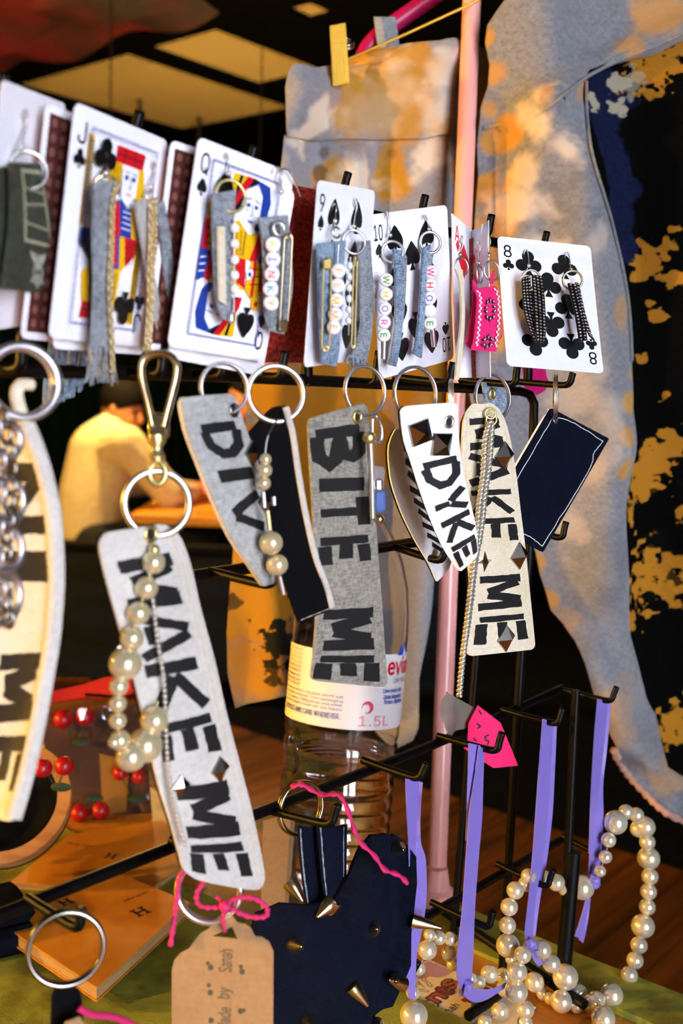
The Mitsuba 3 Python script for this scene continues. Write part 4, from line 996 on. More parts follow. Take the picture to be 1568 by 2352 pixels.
for i in range(-2, 3):
    art.append((affinity.translate(affinity.rotate(affinity.scale(Point(0, 0).buffer(.0016), .5, 2.0), i * 24), w * .58 + i * .0024, h * .78 - abs(i) * .001), '#A5A391'))
    art.append((affinity.translate(affinity.rotate(affinity.scale(Point(0, 0).buffer(.0013), .5, 1.8), -i * 24), w * .58 + i * .002, h * .9), '#8E8C7C'))
art.append((affinity.translate(diamond(.012), w * .58, h * .84).boundary.buffer(.0005), '#8E8C7C'))
add_print(t, st, art, name='stitching', m='m_print_matt', z0=.0015, t=.0003, size=.004)
# jack: frayed grey strips with fine gold chains
t = earring('frayed grey denim strip earring with thin gold chain, left one on the jack of clubs')
wire_hook(t, pJ, (242, 352), (243, 398), .006); small_ring(t, pJ, 244, 430, 26, 27, .006, 'm_pale_gold', .0007)
cloth_strip(t, ps(pJ, [(214, 422, 258, 416), (209, 520, 254, 520), (212, 640, 255, 640), (208, 740, 250, 750), (204, 800, 254, 810)], .008), 'm_grey_denim')
cloth_strip(t, ps(pJ, [(220, 430, 244, 424), (206, 540, 222, 540), (206, 640, 216, 640), (204, 760, 214, 760)], .004), 'm_black_denim', 'strip_back')
fringe(t, pJ, ((204, 790), (254, 800)), ((196, 880), (268, 878)), 22, .008, 'm_grey_denim', 3)
chain(t, pp(pJ, [(270, 424), (259, 470), (256, 560), (252, 660), (256, 760), (258, 850)], .011), .0028, .00046, 'm_bright_gold')
t = earring('frayed grey denim strip earring with doubled gold chain, right one on the jack of clubs')
wire_hook(t, pJ, (352, 372), (346, 430), .006); small_ring(t, pJ, 347, 452, 9, 12, .006)
cloth_strip(t, ps(pJ, [(306, 468, 326, 456), (322, 560, 338, 560), (340, 660, 356, 660), (352, 740, 370, 750), (362, 800, 378, 805)], .006), 'm_grey_twill')
cloth_strip(t, ps(pJ, [(352, 470, 372, 462), (368, 560, 388, 560), (378, 660, 396, 670), (386, 740, 404, 760), (384, 800, 402, 812)], .007), 'm_grey_denim')
chain(t, pp(pJ, [(347, 464), (347, 520), (344, 600), (342, 700), (336, 800)], .010), .0028, .00046, 'm_bright_gold')
chain(t, pp(pJ, [(354, 464), (355, 520), (351, 600), (348, 700), (342, 806)], .010), .0028, .00046, 'm_bright_gold')
# queen
t = earring('grey denim loop earring with white beads, left one on the queen of spades')
wire_hook(t, pQ, (519, 352), (525, 398), .006); small_ring(t, pQ, 530, 450, 31, 36, .008, 'm_gold', .0007)
cloth_strip(t, ps(pQ, [(484, 446, 538, 436), (486, 540, 530, 545), (490, 640, 526, 645), (496, 700, 530, 712), (508, 732, 532, 742)], .008), 'm_grey_denim')
cloth_strip(t, ps(pQ, [(496, 520, 512, 520), (498, 620, 514, 620), (500, 690, 515, 700)], .0105), 'm_canvas_cream', 'lining')
string_through(t, pQ, [(537, 505), (537, 740)], .011)
for y in (524, 560, 597, 632, 664): bead('bead', pQ.pt(538, y, .011), .0021, 'm_bead_white', t, 2)
bead('bead_tip', pQ.pt(531, 728, .011), .0014, 'm_silver', t, 2, 2.2, unit(up))
t = earring('dark denim earring with KINKY letter beads and a safety pin on the queen of spades')
wire_hook(t, pQ, (636, 384), (645, 440), .006, w=26); small_ring(t, pQ, 640, 526, 12, 14, .012, r=.0009)
add('ear_wire_tail', tube(catmull(pp(pQ, [(645, 438), (640, 400), (656, 388), (690, 452)], .003), 6), .00038, 6), 'm_silver', t, True)
cloth_strip(t, ps(pQ, [(590, 500, 656, 494), (600, 560, 664, 570), (603, 650, 668, 655), (606, 720, 656, 735), (612, 758, 648, 768)], .007), 'm_grey_denim')
string_through(t, pQ, [(626, 545), (621, 712)], .010)
for (x, y, c, col) in ((626, 562, 'K', '#E8C21A'), (626, 596, 'I', '#6A55B8'), (624, 630, 'N', '#E8503C'), (621, 664, 'K', '#3E9AA0'), (622, 696, 'Y', '#E8A02A')): letter_bead(t, pQ, x, y, 18, c, col, .012)
safety_pin(t, pQ, (662, 548), (651, 748), .012, 'm_pale_gold', 9)
# nine
t = earring('blue denim earring with FEMME letter beads, left one on the nine of spades')
wire_hook(t, p9, (768, 468), (770, 508), .005); small_ring(t, p9, 772, 534, 8, 12, .006)
cloth_strip(t, ps(p9, [(726, 560, 790, 552), (727, 620, 784, 620), (730, 720, 780, 725), (734, 800, 774, 805), (736, 834, 768, 842)], .006), 'm_blue_denim')
string_through(t, p9, [(777, 560), (765, 770)], .010)
for (x, y, c, col) in ((777, 622, 'F', '#D8A02A'), (775, 656, 'E', '#D8B080'), (772, 690, 'M', '#E0B83A'), (769, 722, 'M', '#D8A860'), (766, 752, 'E', '#C89858')): letter_bead(t, p9, x, y, 16.5, c, col, .012)
safety_pin(t, p9, (748, 796), (752, 606), .012, 'm_gold', 9)
t = earring('grey denim earring with small white beads, right one on the nine of spades')
wire_hook(t, p9, (816, 456), (813, 520), .005); small_ring(t, p9, 813, 556, 25, 27, .006, r=.0007)
cloth_strip(t, ps(p9, [(818, 556, 846, 552), (824, 650, 850, 650), (826, 740, 851, 745), (808, 810, 840, 818), (802, 822, 832, 836)], .007), 'm_grey_denim')
string_through(t, p9, [(804, 590), (801, 770)], .010)
for y in (610, 636, 661, 686, 711, 736): bead('bead', p9.pt(804 - (y - 610) * .02, y, .010), .0020, 'm_bead_white', t, 2)
safety_pin(t, p9, (811, 792), (816, 600), .013, 'm_gold', 4)
fringe(t, p9, ((802, 815), (832, 830)), ((800, 834), (838, 846)), 10, .008, 'm_blue_denim', 6)
# ten
def whore(label, hk, ring, rows, rows2, beads, pin, offb):
    t = earring(label)
    wire_hook(t, p10, hk[0], hk[1], .004); small_ring(t, p10, *ring, .005, 'm_silver', .0008)
    cloth_strip(t, ps(p10, rows, .008), 'm_blue_denim', th=.0016); cloth_strip(t, ps(p10, rows2, .005), 'm_grey_denim', 'strip_back', th=.0014)
    string_through(t, p10, [beads[0][:2], pin[1]], offb)
    for x, y, c, col in beads: letter_bead(t, p10, x, y, 15.5, c, col, offb + .001, 90)
    add('pin_tube', tube([p10.pt(*pin[0], offb), p10.pt(*pin[1], offb)], .0016, 10), 'm_chrome', t, 40)
cols = ('#6E9A2E', '#E8C41C', '#8C70B8', '#D8469A', '#4E9A3E')
whore('denim loop earring with round WHORE letter beads, left one on the ten of spades', ((888, 486), (896, 540)), (901, 578, 25, 24), [(900, 572, 918, 574), (905, 650, 922, 655), (904, 740, 920, 745), (896, 810, 910, 818), (889, 836, 905, 842)], [(920, 575, 930, 590), (918, 650, 928, 660), (912, 720, 922, 740)],
      [(887, 643, 'W', cols[0]), (886, 676, 'H', cols[1]), (884, 709, 'O', cols[2]), (882, 740, 'R', cols[3]), (881, 770, 'E', cols[4])], ((881, 778), (881, 824)), .009)
whore('denim loop earring with turned WHORE letter beads, right one on the ten of spades', ((974, 494), (986, 526)), (988, 557, 23, 24), [(968, 570, 984, 562), (963, 650, 976, 650), (957, 740, 969, 745), (946, 812, 964, 822)], [(984, 575, 992, 580), (974, 650, 982, 650), (968, 740, 974, 740)],
      [(989, 625, 'W', '#E0508A'), (987, 655, 'H', '#D8344A'), (986, 685, 'O', '#7A62C0'), (986, 714, None, '#888888'), (987, 743, 'E', cols[4])], ((992, 750), (997, 796)), .009)
# pink western ribbon
pA = Plane(at(1100, 700, za), -e2)
mat('pink_ribbon', '#E0246E', .5)
t = earring('hot pink embroidered ribbon loop earrings on the folded ace of diamonds')
for hk in (((1098, 556), (1099, 604)), ((1122, 544), (1122, 586))): wire_hook(t, pA, hk[0], hk[1], .008)
small_ring(t, pA, 1129, 622, 19, 22, .010); small_ring(t, pA, 1101, 630, 8, 20, .010)
st = ps(pA, [(1086, 664, 1136, 656), (1094, 690, 1146, 686), (1090, 740, 1147, 735), (1086, 780, 1141, 780), (1078, 804, 1137, 808)], .014, .002)
cloth_strip(t, st, 'm_pink_ribbon', 'ribbon_front', .0007)
cloth_strip(t, ps(pA, [(1084, 642, 1098, 668), (1083, 700, 1095, 700), (1072, 765, 1088, 770), (1068, 790, 1082, 806)], .008), 'm_pink_ribbon', 'ribbon_back', .0007)
add('ribbon_end', ps(pA, [(1131, 622, 1136, 622), (1122, 650, 1137, 655)], .012).wrap(slab(sbox(0, 0, .003, .008), .0006, .004)), 'm_pink_ribbon', t, 40)
add('loose_thread', tube(catmull(pp(pA, [(1146, 720), (1153, 755), (1150, 775), (1140, 782)], .012), 5), .0004, 6), 'm_pink_ribbon', t, True)
w, h = st.W, st.H; art = []
for x in (.12, .88):
    for i in range(22): art += [(Point(w * x + (.0006 if i % 2 else -.0006), h * (.05 + .041 * i)).buffer(.0008, 3), '#F2D6DC')]
def leaf(x, y, a, s=.0034): 
    g = affinity.scale(Point(0, 0).buffer(s / 2), .38, 1); g = affinity.translate(affinity.rotate(g, a), x, y)
    return [(g, '#18141A'), (affinity.scale(g, .5, .55), '#E8D4DA')]
for cy, sg in ((.22, 1), (.5, -1), (.78, 1), (.93, -1)):
    for a, dx, dy in ((0, 0, 0), (35, -.0028, .001 * sg), (-35, .0028, .001 * sg), (70, -.0036, .004 * sg), (-70, .0036, .004 * sg)): art += leaf(w * .5 + dx, h * cy + dy, a * sg)
add_print(t, st, art, name='embroidery', m='m_print_matt', z0=.0008, t=.0002, size=.004)
t = earring('beige leather strip earring edge on inside the folded ace of diamonds')
wire_hook(t, pA, (1060, 540), (1056, 585), .012, w=6); small_ring(t, pA, 1060, 612, 16, 20, .010, r=.0005)
cloth_strip(t, ps(pA, [(1042, 618, 1058, 620), (1052, 650, 1060, 650), (1055, 740, 1063, 740), (1047, 810, 1058, 810), (1042, 872, 1049, 872)], .012), 'm_canvas_cream', 'leather_strip')
# eight: rhinestone mesh
def mesh_band(t, rows, off, seed):
    st = ps(p8, rows, off); cloth_strip(t, st, 'm_black', 'mesh_band', .001)
    ms, g = [], np.random.default_rng(seed); nx = max(2, int(st.W / .0019)); ny = int(st.H / .0021)
    for i in range(nx):
        for j in range(ny):
            q = trimesh.creation.icosphere(subdivisions=1, radius=.00078); q.vertices *= [1, .8, .75]
            q.apply_translation([(i + .5) * st.W / nx, (j + .5) * st.H / ny, .0012]); ms.append(q)
    m = cat(ms); c0 = np.array([C(x) for x in ('#D8D4D0', '#F0E8E0', '#B8B4C4', '#E4C8D0', '#C8C08C', '#8A8690')])
    col = np.repeat(c0[g.integers(0, 6, len(ms))], len(m.vertices) // len(ms), 0)
    add('rhinestones', st.wrap(m), 'm_stone', t, False, color=col, kind='stuff')
mat('stone', {'type': 'mesh_attribute', 'name': 'vertex_color'}, .22, metallic=.75, specular=.8)
t = earring('rhinestone mesh loop earring, wide left one on the eight of clubs')
wire_hook(t, p8, (1208, 574), (1215, 610), .006); small_ring(t, p8, 1219, 640, 22, 20, .008, r=.0007)
mesh_band(t, [(1197, 640, 1216, 634), (1200, 700, 1222, 704), (1213, 755, 1234, 765), (1228, 786, 1244, 792)], .008, 1)
mesh_band(t, [(1220, 632, 1243, 636), (1224, 690, 1250, 700), (1227, 745, 1252, 750), (1231, 785, 1249, 788)], .011, 2)
t = earring('rhinestone mesh loop earring, slim right one on the eight of clubs')
wire_hook(t, p8, (1302, 580), (1311, 618), .006); small_ring(t, p8, 1314, 644, 23, 22, .007, 'm_pale_gold', .0007)
mesh_band(t, [(1303, 652, 1322, 655), (1311, 690, 1330, 692), (1322, 740, 1341, 744), (1328, 786, 1347, 782)], .010, 4)
mesh_band(t, [(1320, 650, 1328, 652), (1332, 710, 1340, 712), (1346, 760, 1355, 764), (1352, 772, 1364, 784)], .007, 5)
# ------------------------------------------------------------------ slogan tags on the second row
mat('paint', '#0C0B0C', .7)
def tag_thing(label): return thing('slogan_tag', label, 'key tag')
def zr(off): return lambda x, y: zrk(x, y, off)
def strip_rk(rows, offL, offR=None, bulge=0.0):
    offR = offL if offR is None else offR
    return Strip([(a, b, c, d, zrk(a, b, offL), zrk(c, d, offR)) for a, b, c, d in rows], bulge)
def tag_cloth(t, st, m, th=.0022, back=None, round_=.004, name='strip', size=.005):
    g = sbox(0, 0, st.W, st.H).buffer(-round_).buffer(round_, 4)
    add(name, st.wrap(grid_poly(g, th * .55, size, -th * .05)), m, t, 50)
    if back: add('backing', st.wrap(grid_poly(g.buffer(.0004), th * .5, size, -th * .58)), back, t, 50)
def edge_stitch(t, st, m='m_thread', inset=.0028, dash=.0016, gap=.0011, z=.0013, wob=.0002, sides=None, seed=1):
    ring = sbox(0, 0, st.W, st.H).buffer(-inset).buffer(-.002).buffer(.002, 4).exterior
    g = np.random.default_rng(seed); ms = []; s = 0.0
    while s < ring.length:
        a, b = ring.interpolate(s), ring.interpolate(min(s + dash, ring.length))
        P = st.p([a.x + g.normal(0, wob), b.x + g.normal(0, wob)], [a.y, b.y], [z, z]); ms.append(tube(np.vstack([P[0], (P[0] + P[1]) / 2 + .0002 * st.nrm(np.array([a.x]), np.array([a.y]))[0], P[1]]), .00026, 5)); s += dash + gap
    return add('stitching', cat(ms), m, t, True)
def paint(t, st, text, spans, u0=.16, u1=.86, seed=1, wid=.22, z=.0016, m='m_paint', jit=.02):
    """Black brush capitals reading down the strip; spans are in fractions of its height."""
    ps_ = down_text(text, st.W * u0, st.W * u1, [(a * st.H, b * st.H) for a, b in spans], wid, seed, jit)
    for q in ps_:
        add('brush_stroke', st.wrap(slab(q, .00012, .004, z)), m, t, False)
def pyramid_stud(t, st, x, y, s, m='m_gunmetal', rot=45, four=False):
    c = st.p(x, y, .0012)[0]; n = st.nrm(np.array([x]), np.array([y]))[0]
    U = unit(np.cross(ez, n)); V = np.cross(n, U); a = math.radians(rot); U, V = U * math.cos(a) + V * math.sin(a), -U * math.sin(a) + V * math.cos(a)
    if four:
        P = [c + n * s * .5]; ang = np.arange(8) * math.pi / 4
        for i, q in enumerate(ang): P.append(c + (U * math.cos(q) + V * math.sin(q)) * (s * (1.0 if i % 2 == 0 else .3)))
        Fc = [[0, 1 + i, 1 + (i + 1) % 8] for i in range(8)]; m_ = trimesh.Trimesh(P + [c], Fc + [[9, 1 + (i + 1) % 8, 1 + i] for i in range(8)], process=False)
    else:
        m_ = trimesh.convex.convex_hull(np.array([c + n * s * .62] + [c + (U * i + V * j) * s * k + n * h for i in (-1, 1) for j in (-1, 1) for k, h in ((.707, 0), (.68, .0012))]))
    return add('stud', m_, m, t, False)
def grommet(t, st, x, y, m='m_gold', r=.003):
    c = st.p(x, y, .0014)[0]; n = st.nrm(np.array([x]), np.array([y]))[0]; U = unit(np.cross(ez, n)); V = np.cross(n, U)
    add('grommet', cat([torus(c, U * r, V * r, .0009, 24, 8)]), m, t, True)
    add('grommet_hole', moved(trimesh.creation.cylinder(radius=r * .8, height=.0006, sections=20), M4(c - n * .0004, U, V, n)), 'm_ink', t, False)
    return c

# DYKE: white strip folded over its ring, the back half hanging behind
t = tag_thing('white folded canvas tag with DYKE in black brush letters and two square studs')
sD = Strip([(a, b, c, d, zrk(a, b, .062) + .002, zrk(c, d, .066) - .012) for a, b, c, d in [(917, 934, 1048, 924), (923, 1000, 1049, 985), (942, 1062, 1054, 1038), (962, 1125, 1062, 1092), (986, 1190, 1076, 1148), (1015, 1254, 1090, 1212), (1056, 1311, 1096, 1275)]], .002)
tag_cloth(t, sD, 'm_canvas_white', .0022, 'm_navy_denim', .003)
paint(t, sD, 'DYKE', [(.30, .47), (.50, .64), (.66, .80), (.83, .97)], .2, .9, 5, .24)
for x, y, r_ in ((.30, .14, 20), (.64, .22, 0)): pyramid_stud(t, sD, sD.W * x, sD.H * y, .0085, rot=r_)
gD = grommet(t, sD, sD.W * .82, sD.H * .10, 'm_silver', .0028)
sD2 = Strip([(a, b, c, d, zrk(a, b, .03) + .004, zrk(c, d, .03) + .006) for a, b, c, d in [(906, 985, 960, 985), (889, 1032, 975, 1050), (893, 1090, 990, 1120), (915, 1165, 1012, 1190), (950, 1240, 1032, 1250), (982, 1295, 1036, 1278), (1000, 1336, 1026, 1308)]], .002)
tag_cloth(t, sD2, 'm_canvas_white', .002, 'm_navy_denim', .002, name='back_strip')
for k in range(9): 
    y = .12 + k * .085
    add('brush_stroke', sD2.wrap(slab(affinity.translate(affinity.rotate(sbox(0, 0, sD2.W * (.5 if k % 3 else .7), .0042), 14 + 9 * (k % 3)), sD2.W * .38, sD2.H * y), .00012, .004, .0014)), 'm_paint', t, False)
key_ring(t, 954, 905, 50, 62, zrk(960, 900, .055), 'm_chrome'); key_ring(t, 1036, 918, 8, 46, zrk(1036, 918, .064), 'm_silver', wire=.0005, name='jump_ring')

# MAKE ME on the right
t = tag_thing('cream canvas tag with MAKE ME in black, pyramid studs and a twisted silver rope chain')
sM = Strip([(a, b, c, d, zrk(a, b, .053) + .002, zrk(c, d, .053) - .012) for a, b, c, d in [(1082, 932, 1130, 924), (1062, 960, 1150, 950), (1058, 1020, 1168, 1010), (1056, 1090, 1181, 1085), (1062, 1180, 1192, 1175), (1070, 1270, 1203, 1262), (1076, 1350, 1211, 1340), (1074, 1430, 1219, 1418), (1068, 1507, 1226, 1490)]], .001)
tag_cloth(t, sM, 'm_canvas_cream', .0026, 'm_navy_denim', .004)
paint(t, sM, 'MAKEME', [(.05, .17), (.19, .31), (.33, .43), (.44, .545), (.68, .82), (.84, .955)], .14, .84, 11, .22)
for x, y, f in ((.80, .20, 0), (.86, .605, 0), (.54, .94, 0)): pyramid_stud(t, sM, sM.W * x, sM.H * y, .0088, rot=45 + 8 * x)
pyramid_stud(t, sM, sM.W * .26, sM.H * .62, .0068, four=True, rot=4)
edge_stitch(t, sM, 'm_canvas_cream', .004, z=.0012)
grommet(t, sM, sM.W * .58, sM.H * .07, 'm_gold', .0026)
key_ring(t, 1131, 913, 43, 52, zrk(1131, 905, .053), 'm_chrome')
mat('rope_metal', '#EDE8D8', .34, metallic=.85)
def rope(t, P, R, name='rope_chain', m='m_rope_metal', pitch=.0052):
    P = catmull(P, 16); s = np.r_[0, np.cumsum(np.linalg.norm(np.diff(P, axis=0), axis=1))]; q = np.linspace(0, s[-1], int(s[-1] / .0005))
    Q = np.stack([np.interp(q, s, P[:, i]) for i in range(3)], 1); tg, a, b = frames(Q); ms = []
    for k in range(2):
        ph = q / pitch * 2 * math.pi + k * math.pi
        ms.append(tube(Q + R * .55 * (np.cos(ph)[:, None] * a + np.sin(ph)[:, None] * b), R * (.52 + .1 * np.sin(q / .0011 * 2 * math.pi)), 6))
    return add(name, cat(ms), m, t, True)
def on_strip(st, px, py, w):
    d = ray(px, py); lo, hi = .2, 2.0
    best = min(((np.linalg.norm(proj(st.p(x * st.W, y * st.H)[0])[0] - [px, py]), x, y) for x in np.linspace(0, 1, 13) for y in np.linspace(0, 1, 40)))
    return st.p(best[1] * st.W, best[2] * st.H, w)[0]
zc_ = lambda x, y, o=.061: at(x, y, zrk(x, y, o) - .003)
rope(t, [zc_(1126, 968), zc_(1114, 1010), zc_(1110, 1080), zc_(1100, 1160), zc_(1093, 1240), zc_(1083, 1330), zc_(1073, 1420), zc_(1062, 1510), zc_(1054, 1600)], .0019)
rope(t, [zc_(1130, 968), zc_(1127, 1010), zc_(1121, 1080), zc_(1112, 1140), zc_(1106, 1200), zc_(1094, 1270), zc_(1086, 1330), zc_(1074, 1430), zc_(1062, 1505)], .0019)
small = [at(1126 + dx, 958 + dy, zrk(1126, 958, .062)) for dx, dy in ((0, -8), (2, 6))]
for c in small: add('jump_ring', torus(c, rt * .003, up * .003, .0006, 20, 6), 'm_gold', t, True)

tabP = Cloth(Plane(at(1138, 915, zrk(1138, 915, .02)), -e2))
add('denim_tab', tabP.wrap(grid_poly(Polygon(tabP.px([(1104, 878), (1152, 880), (1166, 930), (1144, 952), (1112, 930)])), .0018, .005)), 'm_blue_denim', t, 40)
add('tab_grommet', torus(tabP.pl.pt(1130, 905, .003), tabP.pl.U * .003, tabP.pl.V * .003, .001, 20, 7), 'm_gold', t, True)
# navy denim tag seen from behind
t = tag_thing('plain navy denim tag with white stitching, rightmost tag under the eight of clubs')
zN = zrk(1290, 1100, .042)
sN = Strip([(a, b, c, d, zrk(a, b, o), zrk(c, d, o)) for a, b, c, d, o in ((1262, 938, 1395, 1008, .040), (1212, 1024, 1345, 1094, .046), (1162, 1110, 1294, 1181, .0505), (1112, 1196, 1243, 1268, .0515))])
g = rrect(sN.W, sN.H, .0016)
add('denim', sN.wrap(grid_poly(g, .0012, .004, .0)), 'm_navy_denim', t, 50)
add('lining', sN.wrap(grid_poly(g.buffer(.0007), .0012, .004, -.0013)), 'm_canvas_white', t, 50)
rg = np.random.default_rng(4)
for P in ([(.08, .1), (.08, .98)], [(.08, .09), (.2, .04), (.93, .05)], [(.93, .05), (.9, .2), (.94, .24), (.93, .97)], [(.93, .97), (.6, .96), (.5, .98), (.08, .96)]):
    q = catmull(np.array(P) * [sN.W, sN.H], 14); q = q + rg.normal(0, .00022, q.shape)
    add('stitching', tube(sN.p(q[:, 0], q[:, 1], np.full(len(q), .0014)), .0003, 5), 'm_thread', t, True)
grommet(t, sN, sN.W * .12, sN.H * .075, 'm_silver', .0024)
key_ring(t, 1275, 912, 9, 50, zrk(1275, 905, .044), 'm_silver', wire=.0008)

# BITE ME
t = tag_thing('long grey linen tag with BITE ME in black letters in front of the water bottle')
sT = Strip([(a, b, c, d, zrk(a, b, .045), zrk(c, d, .045) - .004) for a, b, c, d in [(704, 962, 838, 924), (706, 1020, 848, 1010), (711, 1100, 853, 1094), (717, 1200, 859, 1192), (722, 1300, 866, 1290), (724, 1400, 874, 1390), (718, 1490, 880, 1485), (709, 1562, 888, 1578)]], .001)
tag_cloth(t, sT, 'm_grey_linen', .0022, None, .004)
paint(t, sT, 'BITEME', [(.06, .20), (.235, .29), (.31, .41), (.45, .55), (.72, .865), (.89, .99)], .10, .82, 21, .27)
gT = grommet(t, sT, sT.W * .80, sT.H * .035, 'm_gold', .0028)
key_ring(t, 838, 898, 46, 56, zrk(838, 898, .048), 'm_chrome')
zc2 = lambda x, y: at(x, y, zrk(x, y, .055) - .004)
add('clasp', tube(catmull([zc2(862, 955), zc2(874, 975), zc2(875, 1010), zc2(866, 1018), zc2(855, 990), zc2(856, 960)], 8), .0011, 8), 'm_silver', t, True)
bead('charm', zc2(847, 1005), .0034, 'm_gold', t, 2)
add('rope_chain', tube([zc2(849, 1015), zc2(853, 1090), zc2(856, 1190)], .0015, 8), 'm_rope_metal', t, True)
mat('blue_charm', '#4A66A8', .35)
add('charm', obox(zc2(872, 1152), rt, fw, up, .0055, .004, .0105, .001), 'm_blue_charm', t, 40, label='blue rectangular charm')
add('charm_cap', obox(zc2(870, 1114), rt, fw, up, .0042, .004, .0065, .001), 'm_silver', t, 40)
bead('charm_drop', zc2(870, 1192), .0028, 'm_pale_gold', t, 2)
# black strip seen from behind, pearl charms in front
t = tag_thing('black denim tag seen from behind with pale edge, between the DIV and BITE ME tags')
sK = Strip([(a, b, c, d, zrk(a, b, .048) + .006, zrk(c, d, .048) - .012) for a, b, c, d in [(625, 942, 656, 930), (590, 975, 662, 962), (562, 1008, 668, 990), (576, 1100, 682, 1086), (602, 1200, 700, 1186), (638, 1300, 724, 1284), (664, 1375, 748, 1348), (682, 1430, 761, 1398)]], -.001)
tag_cloth(t, sK, 'm_black_denim', .0026, None, .002)
eL = [sK.p(sK.W * 1.02, sK.H * k, .0004)[0] for k in np.linspace(0.01, .99, 26)]
add('pale_edge', tube(eL, .0016, 8), 'm_canvas', t, True)
add('pale_edge', tube([sK.p(sK.W * k, sK.H * .99, .0006)[0] for k in np.linspace(.1, 1, 8)], .0008, 8), 'm_grey_twill', t, True)
key_ring(t, 633, 905, 62, 64, zrk(633, 900, .05), 'm_silver', wire=.0013)
zc3 = lambda x, y: at(x, y, zrk(x, y, .06) - .004)
add('charm_wire', tube(catmull([zc3(636, 965), zc3(616, 1000), zc3(609, 1040), zc3(606, 1120), zc3(612, 1160), zc3(622, 1200), zc3(626, 1290), zc3(645, 1365)], 6), .00045, 6), 'm_gunmetal', t, True)
for x, y, r in ((609, 1055, 14), (607, 1080, 17.5), (605, 1110, 16.5), (622, 1247, 27), (636, 1297, 25)): bead('pearl', zc3(x, y), r * zrk(x, y, .06) / FPX, 'm_pearl', t, 3)
for P, m_ in (([(604, 1130), (607, 1165)], 'm_chrome'), ([(628, 1140), (629, 1160)], 'm_chrome'), ([(614, 1172), (619, 1215)], 'm_gold'), ([(642, 1322), (651, 1364)], 'm_silver')): add('bugle_bead', tube([zc3(*P[0]), zc3(*P[1])], .0011, 8), m_, t, 40)
# DIV
t = tag_thing('twisted grey twill tag with the letters DIV in black, left of the black tag')
sV = Strip([(a, b, c, d, zrk(a, b, .052) - .004, zrk(c, d, .052) + .002) for a, b, c, d in [(412, 914, 534, 904), (425, 985, 555, 972), (452, 1060, 582, 1046), (488, 1150, 606, 1130), (530, 1240, 618, 1222), (574, 1305, 622, 1292), (600, 1346, 625, 1340)]], .002)
tag_cloth(t, sV, 'm_grey_twill', .0026, 'm_canvas', .004)
paint(t, sV, 'DIV', [(.13, .31), (.36, .44), (.50, .70)], .24, .82, 31, .26)
grommet(t, sV, sV.W * .88, sV.H * .08, 'm_gunmetal', .0025)
for y in (.3, .56): pyramid_stud(t, sV, sV.W * .93, sV.H * y, .006)
key_ring(t, 515, 892, 50, 58, zrk(515, 890, .05), 'm_chrome')

# MAKE ME on the left, hanging from a swivel clasp
t = tag_thing('long white canvas tag with MAKE ME in black, hanging from a gold swivel clasp')
zl = lambda x, y, o=.06: zrk(x, y, o)
sL = Strip([(a, b, c, d, zl(a, b) - .002, zl(c, d) + .0) for a, b, c, d in [(218, 1226, 392, 1200), (236, 1310, 428, 1280), (266, 1420, 456, 1398), (300, 1540, 486, 1508), (334, 1680, 516, 1640), (358, 1790, 548, 1762), (392, 1900, 578, 1880), (420, 2010, 610, 2046)]], .003)
tag_cloth(t, sL, 'm_canvas', .0026, 'm_navy_denim', .008)
paint(t, sL, 'MAKEME', [(.075, .20), (.215, .33), (.345, .48), (.50, .61), (.69, .85), (.87, .97)], .16, .78, 41, .24)
for x, y, s_ in ((.74, .655, .006), (.03, .29, .0055), (.24, .685, .005)): pyramid_stud(t, sL, sL.W * x, sL.H * y, s_)
for x in (.86, .93):
    P = sL.p(np.full(30, sL.W * x), np.linspace(.03, .98, 30) * sL.H, np.full(30, .0013)); add('stitching', tube(P, .00035, 5), 'm_canvas_cream', t, True)
grommet(t, sL, sL.W * .66, sL.H * .02, 'm_gold', .003)
key_ring(t, 360, 1156, 70, 74, zl(360, 1156), 'm_silver', wire=.0014)
zc4 = lambda x, y, o=.068: at(x, y, zl(x, y, o))
# clasp
zt_ = zl(365, 900, .058)
cz = lambda x, y: at(x, y, zt_)
add('clasp_loop', tube(catmull([cz(352, 985), cz(338, 920), cz(325, 855), cz(334, 823), cz(358, 812), cz(388, 815), cz(406, 838), cz(402, 880), cz(384, 950), cz(376, 985)], 6), .0027, 10, flat=.55), 'm_pale_gold', t, True)
add('clasp_body', obox(cz(364, 978), rt, fw, up, .0085, .0034, .0105, .0012), 'm_pale_gold', t, 40)
add('clasp_swivel', moved(lathe([(0, 0), (.0028, 0), (.0034, .002), (.0022, .004), (.0022, .006), (.0036, .008), (.0036, .0105), (0, .011)], 20), M4(cz(360, 1060), rt, -fw, up)), 'm_gold', t, 40)
add('clasp_eye', tube(catmull([cz(362, 1060), cz(346, 1075), cz(346, 1100), cz(362, 1112), cz(378, 1098), cz(378, 1075)], 6, True), .0013, 8, True), 'm_gold', t, True)
# pearls and chain down its front
for x, y, r in ((352, 1292, 27), (336, 1350, 27), (318, 1408, 27), (303, 1465, 27), (288, 1524, 38), (273, 1576, 22), (270, 1616, 20), (270, 1655, 20), (354, 1654, 32), (275, 1700, 24), (333, 1712, 40), (300, 1738, 34), (262, 1705, 14)):
    bead('pearl', zc4(x, y), r * zl(x, y, .068) / FPX, 'm_pearl', t, 3)
add('pearl_thread', tube(catmull([zc4(x, y) for x, y in ((356, 1262), (352, 1292), (336, 1350), (318, 1408), (303, 1465), (288, 1524), (273, 1576), (270, 1655), (275, 1700), (300, 1738), (333, 1712), (354, 1654), (362, 1610))], 5), .0004, 5), 'm_gold', t, True)
bc_ = catmull([zc4(x, y) for x, y in ((340, 1300), (350, 1370), (362, 1470), (376, 1560), (380, 1640), (386, 1760), (400, 1850), (426, 1945))], 30)
sl_ = np.r_[0, np.cumsum(np.linalg.norm(np.diff(bc_, axis=0), axis=1))]; ql_ = np.arange(0, sl_[-1], .0024)
